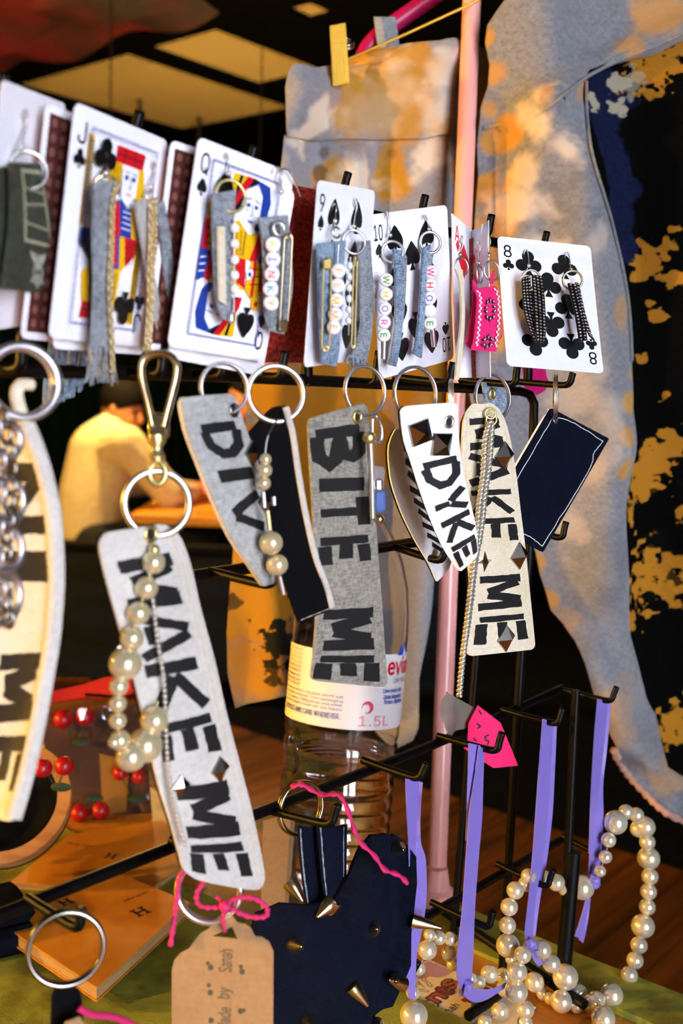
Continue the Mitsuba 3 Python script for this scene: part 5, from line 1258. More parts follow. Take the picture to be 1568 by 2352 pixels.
add('ball_chain', cat([tube(bc_[::6], .0004, 5)] + [ball([np.interp(q, sl_, bc_[:, k]) for k in range(3)], .00105, 1) for q in ql_]), 'm_rope_metal', t, True)
bead('drop', zc4(354, 1262), .0022, 'm_gold', t, 2)

# far left tag, cut by the frame
t = tag_thing('wide curved canvas tag with black brush letters, at the left edge behind chains')
zf = lambda x, y, o=.055: zrk(x, y, o)
rowsF = [(-70, 930, 52, 948, .0, .02), (-70, 1010, 84, 1020, 0, .016), (-74, 1090, 108, 1096, 0, .012), (-76, 1200, 127, 1196, 0, .008), (-80, 1310, 133, 1320, 0, .006), (-86, 1450, 126, 1440, 0, .006), (-95, 1600, 103, 1590, 0, .004), (-104, 1750, 72, 1745, 0, .002), (-112, 1880, 32, 1890, 0, 0)]
sF = Strip([(a, b, c, d, zf(a, b) + .03 + p, zf(c, d) - .004 + q * .2) for a, b, c, d, p, q in rowsF], -.004)
tag_cloth(t, sF, 'm_canvas_cream', .0026, 'm_black_denim', .003)
eF = [sF.p(sF.W * 1.0, sF.H * k, .0006)[0] for k in np.linspace(.02, .99, 40)]
add('folded_edge', tube(eF, .0031, 10), 'm_canvas', t, True)
paint(t, sF, 'NIME', [(.13, .30), (.34, .42), (.60, .76), (.80, .94)], .42, .90, 51, .26)
add('curled_end', tube(catmull([at(58, 975, zf(58, 975) - .003), at(44, 935, zf(44, 935)), at(38, 900, zf(40, 900)), at(50, 884, zf(50, 884) + .002), at(72, 884, zf(72, 884) + .004)], 6), [.0024] * 18 + [.0022] * 7, 8), 'm_canvas_cream', t, True)
key_ring(t, 50, 878, 66, 82, zf(50, 870), 'm_chrome', wire=.0018)
zg = lambda x, y: at(x, y, zf(x, y) - .012)
for cx, cy, rx, ry in ((14, 1150, 26, 52), (8, 1260, 30, 50), (4, 1370, 24, 62), (16, 1010, 20, 40)): add('chain_ring', tube(px_ring(cx, cy, rx, ry, zf(cx, cy) - .012), .0014, 8, True), 'm_chrome', t, True)
chain(t, [zg(6, 960), zg(24, 1060), zg(20, 1180), zg(12, 1290), zg(18, 1420)], .007, .0008, 'm_gunmetal', 'curb_chain')
chain(t, [zg(-10, 980), zg(2, 1090), zg(-6, 1240), zg(4, 1390)], .007, .0008, 'm_chrome', 'curb_chain')
# frayed denim tassel deep behind the left hooks
t = thing('denim_tassel', 'frayed blue denim tassel hanging behind the jack of clubs card', 'tassel')
fringe(t, RK, ((120, 770), (215, 770)), ((105, 930), (190, 890)), 34, .0, 'm_blue_denim', 9, .0006)
add('band', tube(catmull([rk(118, 768, 0), rk(165, 764, 0), rk(216, 770, 0)], 6), .0014, 8), 'm_navy_denim', t, True)
# ------------------------------------------------------------------ water bottle on the table, behind the tags
scene['m_pet'] = {'type': 'dielectric', 'int_ior': 1.5, 'ext_ior': 1.0}
scene['m_water'] = {'type': 'dielectric', 'int_ior': 1.33, 'ext_ior': 1.0}
bz = .925
ax = unit(at(795, 1560, bz) - at(770, 1840, bz)); p0 = at(770, 1840, bz); b0 = p0 - ax * ((p0[2] - TABLE - .001) / ax[2])
bx_ = unit(np.cross(ax, -fw)); by_ = np.cross(ax, bx_); BM = M4(b0, bx_, by_, ax); RB = .0498
def bh(py): return (np.linalg.norm(at(770 + (1840 - py) * .089, py, bz) - p0) * (1 if py < 1840 else -1)) + np.linalg.norm(p0 - b0)
prof = [(0, .006), (RB * .55, .003), (RB * .72, .0), (RB * .92, .006), (RB * .98, .016)]
for y0 in np.arange(.026, bh(1800), .0125): prof += [(RB * .985, y0), (RB * .985, y0 + .005), (RB * .962, y0 + .0075), (RB * .962, y0 + .0095), (RB * .985, y0 + .012)]
for y0, k in ((bh(1790), .99), (bh(1770), .955), (bh(1745), .955), (bh(1725), .99), (bh(1700), .99), (bh(1690), .965), (bh(1678), .99), (bh(1655), 1.0), (bh(1475), 1.0), (bh(1440), 1.0), (bh(1400), .985), (bh(1340), .93), (bh(1280), .8), (bh(1230), .62), (bh(1190), .42), (bh(1165), .31), (bh(1120), .28)): prof.append((RB * k, y0))
prof.append((RB * .27, bh(1112)))
BT = bh(1112)
bottle = thing('water_bottle', 'clear plastic bottle of water with a white label behind the BITE ME tag', 'bottle')
inner = [(max(r_ - .0007, 0), y_ + (.0008 if i_ < 4 else 0)) for i_, (r_, y_) in enumerate(prof)]
add('body', moved(lathe(prof + inner[::-1], 72), BM), 'm_pet', bottle, 30)
LV = bh(1712)
wp = [(max(r_ - .0012, 0), y_ + (.0016 if i_ < 4 else 0)) for i_, (r_, y_) in enumerate(prof) if y_ < LV - .002]
wp += [(RB * .955, LV - .001), (RB * .94, LV), (0, LV)]
add('water', moved(lathe(wp, 64), BM), 'm_water', bottle, 30)
mat('cap', '#E8E6EE', .4)
add('cap', moved(lathe([(0, BT + .016), (RB * .33, BT + .016), (RB * .35, BT + .013), (RB * .35, BT - .002), (RB * .3, BT - .003)][::-1], 40), BM), 'm_cap', bottle, 30)
class Cyl(Sheet):
    """x along the circumference from the side that faces left, y down from the label's top."""
    def __init__(s, R, top, M, a0=0.0): s.R, s.top, s.M, s.a0 = R, top, M, a0; s.W, s.H = 2 * math.pi * R, .1; s.sgn = 1.0
    def pos(s, x, y):
        a = s.a0 + np.asarray(x) / s.R
        return s.M[:3, 3] + np.multiply.outer(np.cos(a) * s.R, s.M[:3, 0]) + np.multiply.outer(np.sin(a) * s.R, s.M[:3, 1]) + np.multiply.outer(s.top - np.asarray(y), s.M[:3, 2])
    def nrm(s, x, y):
        a = s.a0 + np.asarray(x) / s.R
        return np.multiply.outer(np.cos(a), s.M[:3, 0]) + np.multiply.outer(np.sin(a), s.M[:3, 1])
    def flip_needed(s): return (np.cross(s.pos(np.array([1e-3]), np.array([0.]))[0] - s.pos(np.array([0.]), np.array([0.]))[0], s.pos(np.array([0.]), np.array([1e-3]))[0] - s.pos(np.array([0.]), np.array([0.]))[0]) @ s.nrm(np.array([0.]), np.array([0.]))[0]) < 0
# angle 0 of the label points to the camera's left along the bottle
left_dir = -unit(rt - ax * (rt @ ax)); front = unit(np.cross(ax, left_dir)); front = front * (1 if front @ fw < 0 else -1)
LM = M4(b0, left_dir, front, ax)
cy = Cyl(RB * 1.006, bh(1482), LM); LH = bh(1482) - bh(1648); cy.H = LH
mat('label_paper', '#E9E6E6', .35)
lab = add('label', cy.wrap(slab(sbox(-.006, 0, RB * math.pi * 1.06, LH), .0002, .004)), 'm_label_paper', bottle, True, label='white printed label')
half = RB * math.pi
it = []
def para(x, y, w, h, lines, col, words, seed):
    g = np.random.default_rng(seed); ht = h / lines * .58
    for k in range(lines):
        txt = words[k % len(words)]
        it.append((affinity.translate(text_shape(txt, ht, False, w), x, y + h * (k + .5) / lines), col))
para(half * .05, LH * .02, half * .17, LH * .52, 9, '#5A5A88', ['natural mineral', 'water from the', 'spring source', 'keep in a cool', 'dry place away', 'from sunlight', 'best before see', 'bottle neck and', 'please recycle'], 2)
para(half * .05, LH * .56, half * .44, LH * .22, 4, '#4A5AA0', ['countries where people don\'t yet', 'sort, please recycle. This packaging', 'France, Japan, Philippines and other', 'recycled water made for the future'], 3)
it.append((affinity.translate(text_shape('RECYCLE AND CARE WHEREVER.', .0042, True, half * .4), half * .08, LH * .84), '#3346A0'))
it.append((affinity.translate(text_shape('evian', .0135, True, half * .27), half * .73, LH * .16), '#C8143C'))
it.append((affinity.translate(text_shape('Live young', .0052, False, half * .16), half * .78, LH * .36), '#8A8EA8'))
for k, w_ in enumerate(('Live every day', 'Drink Mountain', 'from Alpine')): it.append((affinity.translate(text_shape(w_, .0036, True, half * .17), half * .71 + .001 * k, LH * (.49 + .075 * k)), '#3850A8'))
pk = Polygon([(0, 0), (.005, -.009), (.0075, -.005), (.011, -.012), (.0145, -.004), (.017, 0)])
it.append((affinity.translate(pk, half * .80, LH * .02), '#1E48B4'))
it.append((affinity.translate(Polygon([(.009, -.0005), (.011, -.008), (.0125, -.004), (.0135, -.0005)]), half * .80, LH * .02), '#E8ECF4'))
it.append((affinity.translate(Point(0, 0).buffer(.0052).difference(Point(-.0014, .001).buffer(.0036)), half * .625, LH * .70), '#D8305E'))
it.append((affinity.translate(text_shape('1.5L', .0085, False, half * .19), half * .58, LH * .88), '#E08898'))
me, col = colour_mesh(cy, it, z0=.00025, t=.00005, size=.004)
add('lettering', me, 'm_print', lab, False, color=col)

# ------------------------------------------------------------------ lilac ribbons
def rib(t, rows, off, name='ribbon', dz=0.0):
    s_ = -1 if dz else 1                      # the two runs of a ribbon turn away from each other
    st = Strip([(a, b, c, d, zrk(a, b, off) + dz - .0022 * s_, zrk(c, d, off) + dz + .0022 * s_) for a, b, c, d in rows])
    return add(name, st.wrap(slab(sbox(0, 0, st.W, st.H), .0005, .006)), 'm_lilac', t, 40)
def knot(t, x, y, off, r=.0055, seed=0):
    m = trimesh.creation.icosphere(subdivisions=3, radius=1.0); V = m.vertices
    V = V * (r * (.75 + .5 * meshkit.fbm(V * 2.1, 3, seed)))[:, None] * [1.0, .8, 1.1]; m.vertices = V + at(x, y, zrk(x, y, off))
    add('knot', m, 'm_lilac', t, True)
def ribbon_thing(label): return thing('lilac_ribbon', label, 'ribbon')
OFFR = .037
t = ribbon_thing('twisted lilac satin ribbon at the left, hanging beside the spiked denim cuff')
rib(t, [(930, 1788, 961, 1795), (932, 1850, 957, 1856), (936, 1920, 954, 1926), (938, 1990, 950, 1990)], OFFR)
rib(t, [(960, 1793, 971, 1797), (957, 1860, 966, 1865), (954, 1930, 966, 1930), (948, 1985, 977, 1975), (942, 2067, 978, 2065), (932, 2150, 967, 2140), (929, 2210, 955, 2205), (938, 2290, 952, 2296)], OFFR, dz=.003)
t = ribbon_thing('broad lilac satin ribbon hanging in front of the hot pink price tag')
rib(t, [(1075, 1706, 1102, 1712), (1073, 1780, 1092, 1790), (1071, 1850, 1082, 1855), (1068, 1930, 1076, 1930)], OFFR, dz=.002)
rib(t, [(1098, 1712, 1111, 1722), (1086, 1800, 1108, 1800), (1076, 1870, 1106, 1870), (1067, 1990, 1096, 1990), (1060, 2090, 1089, 2090), (1048, 2200, 1085, 2195), (1048, 2240, 1082, 2240), (1060, 2276, 1080, 2284)], OFFR)
rib(t, [(1082, 2090, 1090, 2090), (1078, 2200, 1086, 2200), (1074, 2250, 1083, 2250)], OFFR, dz=.004)
rib(t, [(1068, 2262, 1064, 2286), (1105, 2272, 1100, 2302), (1130, 2270, 1128, 2290), (1162, 2256, 1158, 2270)], OFFR, 'ribbon_tail', -.008)
knot(t, 1068, 2268, OFFR, seed=1)
t = ribbon_thing('lilac satin ribbon in the middle, in front of the black rack post')
rib(t, [(1245, 1651, 1270, 1657), (1238, 1740, 1264, 1745), (1230, 1850, 1258, 1850), (1222, 1960, 1246, 1960), (1213, 2060, 1230, 2060), (1204, 2140, 1222, 2145), (1213, 2168, 1222, 2172)], OFFR)
rib(t, [(1268, 1657, 1278, 1660), (1262, 1745, 1274, 1750), (1256, 1850, 1269, 1850), (1244, 1960, 1257, 1960), (1229, 2060, 1240, 2060), (1220, 2150, 1229, 2150)], OFFR, dz=.003)
rib(t, [(1214, 2172, 1224, 2168), (1222, 2200, 1236, 2192), (1236, 2220, 1246, 2212)], OFFR + .004, 'ribbon_tail')
knot(t, 1218, 2172, OFFR + .004, .005, 2)
t = ribbon_thing('lilac satin ribbon at the far right, tied above the loose pearl strand')
rib(t, [(1371, 1605, 1395, 1610), (1363, 1700, 1386, 1705), (1357, 1800, 1376, 1800), (1353, 1900, 1361, 1905), (1351, 1960, 1355, 1962)], OFFR)
rib(t, [(1393, 1610, 1402, 1613), (1385, 1720, 1393, 1720), (1374, 1800, 1384, 1800), (1361, 1900, 1384, 1890), (1353, 1960, 1380, 1950), (1350, 2022, 1372, 2015)], OFFR, dz=.003)
rib(t, [(1344, 2066, 1352, 2068), (1332, 2110, 1344, 2112), (1318, 2150, 1332, 2156)], OFFR, 'ribbon_tail')
rib(t, [(1350, 2062, 1356, 2062), (1342, 2110, 1350, 2110), (1328, 2158, 1338, 2166)], OFFR, 'ribbon_tail', .002)
knot(t, 1362, 2026, OFFR + .004, .0055, 3)

# ------------------------------------------------------------------ pearl chokers
def pearls(label, lst, off=.045, m='m_pearl_white', close=False, clasp=None):
    t = thing('pearl_choker', label, 'necklace')
    P = [at(x, y, min(zrk(x, y, off), TB.z(x, y + r) - .003) + (q[0] if q else 0)) for x, y, r, *q in lst]
    add('thread', tube(np.array(P + P[:1]) if close else np.array(P), .00045, 5), 'm_lilac', t, True)
    for (x, y, r, *q), c in zip(lst, P): bead('pearl', c, r * float((c - CAM) @ fw) / FPX, m, t, 3)
    if clasp:
        a, b = [at(x, y, zrk(x, y, off)) for x, y in clasp]; d = b - a
        for k in (.2, .5, .8): add('clasp_link', torus(a + d * k, unit(d) * .0022, unit(np.cross(d, fw)) * .0016, .0005, 14, 6), 'm_silver', t, True)
    return t
pearls('pearl choker hanging at the right edge with its silver clasp at the bottom', [(1378, 2001, 13), (1390, 1968, 15), (1397, 1929, 17), (1413, 1889, 27), (1437, 1865, 17), (1461, 1872, 17), (1466, 1904, 19, .012), (1481, 1899, 23), (1486, 1934, 18), (1489, 1971, 25.5), (1492, 2013, 19), (1489, 2048, 18.5), (1486, 2083, 18.5), (1476, 2127, 26.5), (1467, 2171, 19), (1458, 2206, 19), (1445, 2239, 19)], clasp=((1437, 2252), (1420, 2272)))
pearls('pearl choker looped around the rack post, tied to the far right lilac ribbon', [(1404, 2285, 26), (1386, 2300, 16, .008), (1369, 2297, 20, -.004), (1345, 2299, 17, .004), (1328, 2281, 20.5), (1298, 2244, 29), (1266, 2213, 20.5), (1245, 2181, 20.5), (1200, 2193, 19.5, -.010), (1187, 2232, 23, -.008), (1186, 2278, 25.5, -.012), (1206, 2319, 20.5, -.01), (1205, 2350, 18, -.01)])
pearls('pearl choker forming the upper loop behind the middle lilac ribbon', [(1336, 2038, 28), (1299, 2039, 19.5), (1277, 2027, 19.5), (1249, 2018, 19), (1213, 2012, 17), (1206, 2031, 17, .006), (1183, 2045, 20), (1169, 2083, 20), (1165, 2125, 19.5), (1166, 2172, 27), (1172, 2203, 12, .004), (1160, 2270, 20, .012), (1148, 2323, 20, .0), (1113, 2348, 16)], off=.034)
pearls('pearl choker lying lowest, behind the other strands near the table', [(1227, 2256, 22), (1246, 2282, 14.5), (1264, 2293, 14.5), (1289, 2300, 25), (1323, 2311, 15.5), (1360, 2306, 22), (1385, 2339, 27), (1366, 2372, 20)], off=.026)
pearls('pearl choker tied to the broad lilac ribbon, curling to the left under the spiked cuff', [(1156, 2242, 18.5), (1124, 2237, 20.5), (1098, 2256, 17), (1080, 2247, 14, .006), (1040, 2215, 15, .012), (1031, 2190, 18, .010), (1034, 2156, 15.5), (1008, 2154, 16), (986, 2147, 14, .006), (981, 2182, 22), (962, 2225, 15, .008), (948, 2280, 16, .012), (950, 2332, 32, -.01)], off=.03)

# ------------------------------------------------------------------ hot pink price tags and the clear pouch
t = thing('price_tag', 'hot pink paper price tag with handwritten marks behind the broad lilac ribbon', 'price tag')
PT = Plane(at(1120, 1700, zrk(1120, 1700, .012)), unit(-e2 + [-.2, 0, .15])); CT = Cloth(PT, lambda x, y: .003 * np.sin(np.asarray(x) * 60))
add('paper', CT.wrap(grid_poly(Polygon(CT.px([(1096, 1620), (1148, 1660), (1188, 1758), (1132, 1764), (1064, 1718), (1072, 1712), (1075, 1662)])).buffer(0), .0004, .005)), 'm_hot_pink', t, 40)
ink = [LineString(CT.px(q)).buffer(.0005) for q in ([(1098, 1632), (1104, 1640)], [(1094, 1662), (1102, 1668), (1096, 1672)], [(1086, 1696), (1092, 1702)], [(1112, 1692), (1120, 1688)], [(1112, 1692), (1114, 1700), (1121, 1702), (1118, 1710)])]
add_ = [CT.wrap(slab(g, .0001, .004, .0006)) for g in ink]; add('handwriting', cat(add_), 'm_ink', t, False)
t = thing('price_tag', 'crumpled magenta paper tag just below the eight of clubs card', 'price tag')
mat('magenta_paper', '#B80F5E', .6)
PT2 = Plane(at(1230, 880, zrk(1230, 880, -.02)), unit(-e2 + [.1, .2, 0])); CT2 = Cloth(PT2, lambda x, y: .006 * (meshkit.fbm(np.stack([np.asarray(x) * 60, np.asarray(y) * 60, 0 * np.asarray(x)], -1), 3, 4) - .5))
add('paper', CT2.wrap(grid_poly(Polygon(CT2.px([(1196, 840), (1252, 842), (1261, 880), (1250, 898), (1232, 908), (1214, 905), (1200, 880)])).buffer(0), .0004, .004)), 'm_magenta_paper', t, 30)
t = thing('clear_pouch', 'crumpled smoky clear pouch beside the hot pink price tag', 'pouch')
scene['m_smoke_film'] = {'type': 'blendbsdf', 'weight': .55, 'a': {'type': 'thindielectric', 'int_ior': 1.45}, 'b': {'type': 'twosided', 'bsdf': {'type': 'principled', 'base_color': rgb('#8A8076'), 'roughness': .25, 'specular': .7}}}
CT3 = Cloth(Plane(at(1050, 1640, zrk(1050, 1640, .0)), -e2), lambda x, y: .012 * (meshkit.fbm(np.stack([np.asarray(x) * 50, np.asarray(y) * 50, 0 * np.asarray(x)], -1), 3, 9) - .5))
add('film', CT3.wrap(grid_poly(Polygon(CT3.px([(1024, 1588), (1050, 1604), (1086, 1624), (1082, 1664), (1072, 1690), (1030, 1688), (1014, 1650), (1012, 1610)])).buffer(0), .0006, .004)), 'm_smoke_film', t, True)

# ------------------------------------------------------------------ spiked denim cuff on its hook
t = thing('spiked_cuff', 'navy denim cuff studded with long metal spikes and a pink cord', 'cuff')
PC = Plane(at(760, 2150, .60), unit(-e2 * .5 - fw * .5))
CC = Cloth(PC); CC.relief = folds_fn(CC, [([(700, 2110), (780, 2200), (760, 2352)], .03, .012), ([(930, 1960), (935, 2150), (880, 2340)], .012, -.014), ([(850, 1930), (800, 2050)], .012, .010)], .008, 5)
cuff = [(585, 2095), (640, 2072), (700, 2076), (762, 2066), (800, 2010), (826, 1945), (850, 1918), (880, 1912), (920, 1925), (942, 1958), (946, 2020), (938, 2110), (924, 2200), (890, 2300), (850, 2380), (560, 2400), (560, 2180)]
add('band', CC.wrap(grid_poly(Polygon(CC.px(cuff)).buffer(.002).buffer(-.002), .003, .006)), 'm_navy_denim', t, True)
for rows in ([(688, 1895, 722, 1895), (694, 1980, 728, 1985), (708, 2080, 742, 2080)], [(730, 1893, 790, 1893), (738, 1980, 788, 1985), (750, 2082, 790, 2082)]):
    st = Strip([(a, b, c, d, .585, .595) for a, b, c, d in rows], .004); add('strap', st.wrap(grid_poly(sbox(0, 0, st.W, st.H), .002, .005)), 'm_navy_denim', t, 50)
    for k in (.12, .88): add('seam', tube(st.p(np.full(12, st.W * k), np.linspace(.02, .98, 12) * st.H, np.full(12, .0016)), .0005, 5), 'm_blue_denim', t, True)
def spike(a, b, base=.0042, m='m_pale_gold', z0=None):
    q_ = CC.px([a])[0]; A = CC.pos(q_[:1], q_[1:])[0] + PC.N * .003; zt = float((A - CAM) @ fw); L = .013
    B = at(b[0], b[1], zt); l2 = np.linalg.norm(B - A)
    if l2 < L: B = B - unit(ray(*b)) * math.sqrt(L * L - l2 * l2)
    d = unit(B - A); U = unit(np.cross(d, [.3, .5, .8])); ln_ = np.linalg.norm(B - A)
    add('spike', moved(lathe([(0, -.001), (base * 1.1, -.001), (base, .0012), (base * .95, .003), (base * .25, ln_ - .0006), (0, ln_)], 24), M4(A, U, np.cross(d, U), d)), m, t, 50)
for a, b in (((664, 2026), (696, 2072)), ((762, 2068), (736, 2128)), ((752, 2072), (727, 2108)), ((672, 2166), (692, 2174)), ((850, 2128), (866, 2134)), ((804, 2262), (846, 2312)), ((900, 2240), (908, 2254)), ((938, 2106), (1014, 2132)), ((912, 1942), (926, 1952)), ((705, 2338), (715, 2362)), ((860, 2350), (868, 2366)), ((906, 2244), (892, 2250))): spike(a, b)
key_ring(t, 690, 1856, 47, 60, .60, 'm_pale_gold', wire=.0012)
zz_ = lambda x, y: at(x, y, .578)
cord = catmull([zz_(*q) for q in ((668, 1808), (690, 1802), (712, 1812), (745, 1826), (772, 1824), (790, 1842), (808, 1890), (828, 1935), (860, 1966), (884, 1998), (912, 2008), (936, 2030))], 8)
g = np.random.default_rng(12)
add('cord', tube(cord, .0021 + .0008 * np.sin(np.arange(len(cord)) * .9) * g.uniform(.4, 1, len(cord)), 8, flat=.55), 'm_pink_cord', t, True)

# ------------------------------------------------------------------ kraft swing tag with pink bow
t = thing('kraft_swing_tag', 'scalloped kraft paper swing tag tied with a pink string bow on a silver ring', 'swing tag')
zk = zrk(510, 2200, .058)
KP = Plane(at(510, 2200, zk), unit(-fw - .15 * rt)); KC = Cloth(KP, lambda x, y: .0015 * np.sin(np.asarray(y) * 30))
zq = lambda X, Y: (380 + X / 5.203, 1900 + Y / 5.203)
kt = [(80, 2700), (80, 1700), (110, 1580), (180, 1500), (290, 1440), (350, 1350), (430, 1255), (520, 1210), (580, 1130), (650, 1060), (720, 1035), (790, 1045), (860, 1130), (950, 1150), (1020, 1200), (1070, 1300), (1150, 1305), (1235, 1360), (1290, 1480), (1285, 2700)]
kp = Polygon(KC.px([zq(*q) for q in kt])).buffer(.0008).buffer(-.0008)
hole = Point(KC.px([zq(705, 1260)])[0]).buffer(.0018)
add('paper', KC.wrap(grid_poly(kp.difference(hole), .0006, .006)), 'm_kraft', t, 40)
tx_ = []
for word, (X, Y), (X2, Y2), h in (('Sanah', (715, 1720), (715, 1450), .0062), ('by', (715, 2040), (715, 1910), .0058), ('Made', (700, 2420), (700, 2140), .0058)):
    a, b = KC.px([zq(X, Y)])[0], KC.px([zq(X2, Y2)])[0]
    tx_.append(affinity.translate(affinity.rotate(text_shape(word, h, False, float(np.linalg.norm(b - a))), -90, origin=(0, 0)), *a))
for X, Y, k in ((510, 1620, 0), (545, 1670, 1), (905, 1660, 0), (920, 1720, 1), (520, 1880, 0), (540, 1970, 1), (940, 2180, 0), (550, 2300, 1), (900, 2190, 1)):
    c = KC.px([zq(X, Y)])[0]; tx_.append(Point(c).buffer(.0009 + .0004 * k, 4))
mat('grey_ink', '#4C4636', .8)
add('handwriting', cat([KC.wrap(slab(q, .00012, .006, .0007)) for q in tx_]), 'm_grey_ink', t, False)
kz = lambda X, Y, d=.004: at(*zq(X, Y), zk - d)
def string(P, r=.0011, name='string'): 
    q = catmull([kz(*p) for p in P], 8); add(name, tube(q, r * (1 + .25 * np.sin(np.arange(len(q)) * 1.3)), 7), 'm_pink_cord', t, True)
string([(700, 950), (560, 960), (420, 940), (370, 860), (400, 740), (450, 640), (380, 520), (290, 480), (190, 560), (150, 700), (130, 900), (110, 1050), (90, 1200), (60, 1420)])
string([(700, 950), (780, 880), (920, 840), (1080, 860), (1200, 950), (1210, 1050), (1120, 1080), (940, 1050), (800, 980), (700, 950)])
string([(690, 960), (690, 1080), (705, 1250)], .0009); string([(690, 940), (640, 860), (600, 830)], .0009)
bead('bow_knot', kz(705, 945, .006), .0026, 'm_pink_cord', t, 2)
key_ring(t, 480, 2044, 76, 72, zk + .002, 'm_silver', wire=.0016)

# ------------------------------------------------------------------ things lying on the table at the left
mat('notebook', noise_mix('#B06A14', '#C8801E', 30, 30, 30), .6)
mat('pages', noise_mix('#8A6A44', '#B8945E', 20, 20, 1500), .85)
def notebook(label, corners, h0, h1, marks):
    t = thing('notebook', label, 'notebook')
    Pz = Plane(np.array([0, 0, TABLE + h1]), ez, e2)
    q = np.array([Pz.pt(*c)[:2] for c in corners]); g = Polygon(q)
    if not g.exterior.is_ccw: g = Polygon(q[::-1])
    m = trimesh.creation.extrude_polygon(g.buffer(-.0015), h1 - h0 - .002); m.apply_translation([0, 0, TABLE + h0 + .001]); add('pages', m, 'm_pages', t, False)
    for z in (h0, h1 - .001):
        m = trimesh.creation.extrude_polygon(g.buffer(-.001).buffer(.001), .001); m.apply_translation([0, 0, TABLE + z]); add('cover', m, 'm_notebook', t, 30)
    X = unit(q[1] - q[0]); ms = []
    for (px, py, s) in marks:
        c = Pz.pt(px, py)[:2]
        H_ = unary_union([sbox(-.4, -.5, -.22, .5), sbox(.22, -.5, .4, .5), sbox(-.4, -.08, .4, .08), sbox(-.52, -.5, -.1, -.4), sbox(.1, -.5, .52, -.4), sbox(-.52, .4, -.1, .5), sbox(.1, .4, .52, .5)]) if s > 0 else unary_union([text_shape('paper studio', .25, False, 2.4)])
        a = math.degrees(math.atan2(X[1], X[0])); H_ = affinity.rotate(affinity.scale(H_, abs(s), abs(s), origin=(0, 0)), a + 90, origin=(0, 0))
        ms.append(slab(affinity.translate(H_, *c), .0001, 0, TABLE + h1 + .0001))
    add('stamp', cat(ms), 'm_ink', t, False)
notebook('lower orange notebook stamped with a black H, lying under the other notebook', [(25, 2024), (160, 1916), (372, 1884), (460, 1960), (330, 2050)], .003, .012, [(255, 1966, .011), (215, 1945, -.012)])
notebook('upper orange notebook stamped with two black letters H, nearest to the camera', [(4, 2122), (222, 2268), (436, 2072), (250, 1996)], .0125, .024, [(150, 2072, .011), (322, 2094, .013), (285, 2070, -.010)])
mat('maple', noise_mix('#8A5A34', '#B07E50', 30, 30, 90), .45)
bc = at(15, 1846, .935); sR = 150 * .935 / FPX
bZ = unit(-fw * .75 + ez * .66); bX = unit(np.cross(up, bZ)); bM = M4(bc - bZ * .03, bX, np.cross(bZ, bX), bZ)
t = thing('wooden_bowl', 'shallow turned wooden bowl tipped on its side at the left edge, dark inside', 'bowl')
add('shell', moved(lathe([(0, .0), (sR * .6, 0), (sR * .95, .018), (sR, .032), (sR * .985, .036), (sR * .78, .034), (sR * .72, .024), (sR * .4, .012), (0, .011)], 48), bM), 'm_maple', t, 40)
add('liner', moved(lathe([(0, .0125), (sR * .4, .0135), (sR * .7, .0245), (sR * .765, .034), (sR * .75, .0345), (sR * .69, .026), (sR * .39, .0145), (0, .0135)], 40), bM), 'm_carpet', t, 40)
# red pouch, brown board and cherries
mat('red_felt', '#C01408', .8, sheen=.3)
mat('cherry', '#B00512', .3, clearcoat=.6)
mat('leaf', '#1E3A1C', .6)
mat('brown_board', noise_mix('#3A1E10', '#5A3420', 20, 20, 20), .7)
zb_ = 1.14
BP = Plane(at(235, 1760, zb_), unit(-fw + .5 * ez + .2 * rt)); BC = Cloth(BP)
t = thing('display_board', 'dark brown leaning board behind the cherry earrings', 'board')
bq = [(95, 1640), (330, 1612), (352, 1905), (120, 1925)]
add('board', BC.wrap(slab(Polygon(BC.px(bq)).buffer(0), .004, 0, -.008)), 'm_brown_board', t, False)
back = BP.pt(230, 1640, -.008); add('easel_leg', tube([back, np.array([back[0] + .02, back[1] + .07, TABLE + .002])], .003, 8), 'm_brown_board', t)
t = thing('red_pouch', 'bright red felt pouch at the top of the leaning brown board', 'pouch')
RC = Cloth(BP, lambda x, y: .004 * np.sin(np.asarray(x) * 40)); rp = [(118, 1588), (190, 1572), (240, 1556), (300, 1548), (310, 1590), (262, 1604), (200, 1600), (120, 1612)]
add('felt', RC.wrap(grid_poly(Polygon(RC.px(rp)).buffer(0), .006, .006, -.006)), 'm_red_felt', t, 40)
add('zip', RC.wrap(slab(LineString(RC.px([(198, 1596), (232, 1598), (262, 1602)])).buffer(.0016), .001, .01, .0005)), 'm_black', t, False)
def cherries(label, a, b, r, pl=BP, off=.008, top=None):
    t = thing('cherry_earring', label, 'earring', None)
    for q in (a, b): c = pl.pt(*q, off); bead('cherry', c, r * pl.z(*q, off) / FPX, 'm_cherry', t, 3)
    tp = top or ((a[0] + b[0]) / 2 + 4, (a[1] + b[1]) / 2 + 60)
    for q in (a, b): add('stem', tube(catmull(pp(pl, [q, ((q[0] + tp[0]) / 2 + 3, (q[1] + tp[1]) / 2), tp], [off + .004, off, off - .002]), 5), .0007, 6), 'm_leaf', t, True)
    lf = pl.pt(tp[0] + 12, tp[1] - 4, off + .001); m = trimesh.creation.icosphere(subdivisions=2); add('leaf', moved(m, M4(lf, pl.U * .009, pl.V * .004, pl.N * .001)), 'm_leaf', t, True)
cherries('pair of red cherry earrings uppermost on the brown board', (145, 1652), (195, 1646), 22)
cherries('pair of red cherry earrings beside the rim of the wooden bowl', (98, 1764), (148, 1759), 22, Plane(at(120, 1760, .915), -fw), 0, top=(128, 1812))
cherries('pair of red cherry earrings lowest, next to the lower orange notebook', (183, 1868), (231, 1862), 20.5, off=.010, top=(206, 1838))
cherries('pair of red cherry earrings cut by the left edge below the canvas tag', (-42, 1925), (8, 1919), 22, Plane(at(0, 1920, .95), -fw), 0, top=(-20, 1968))
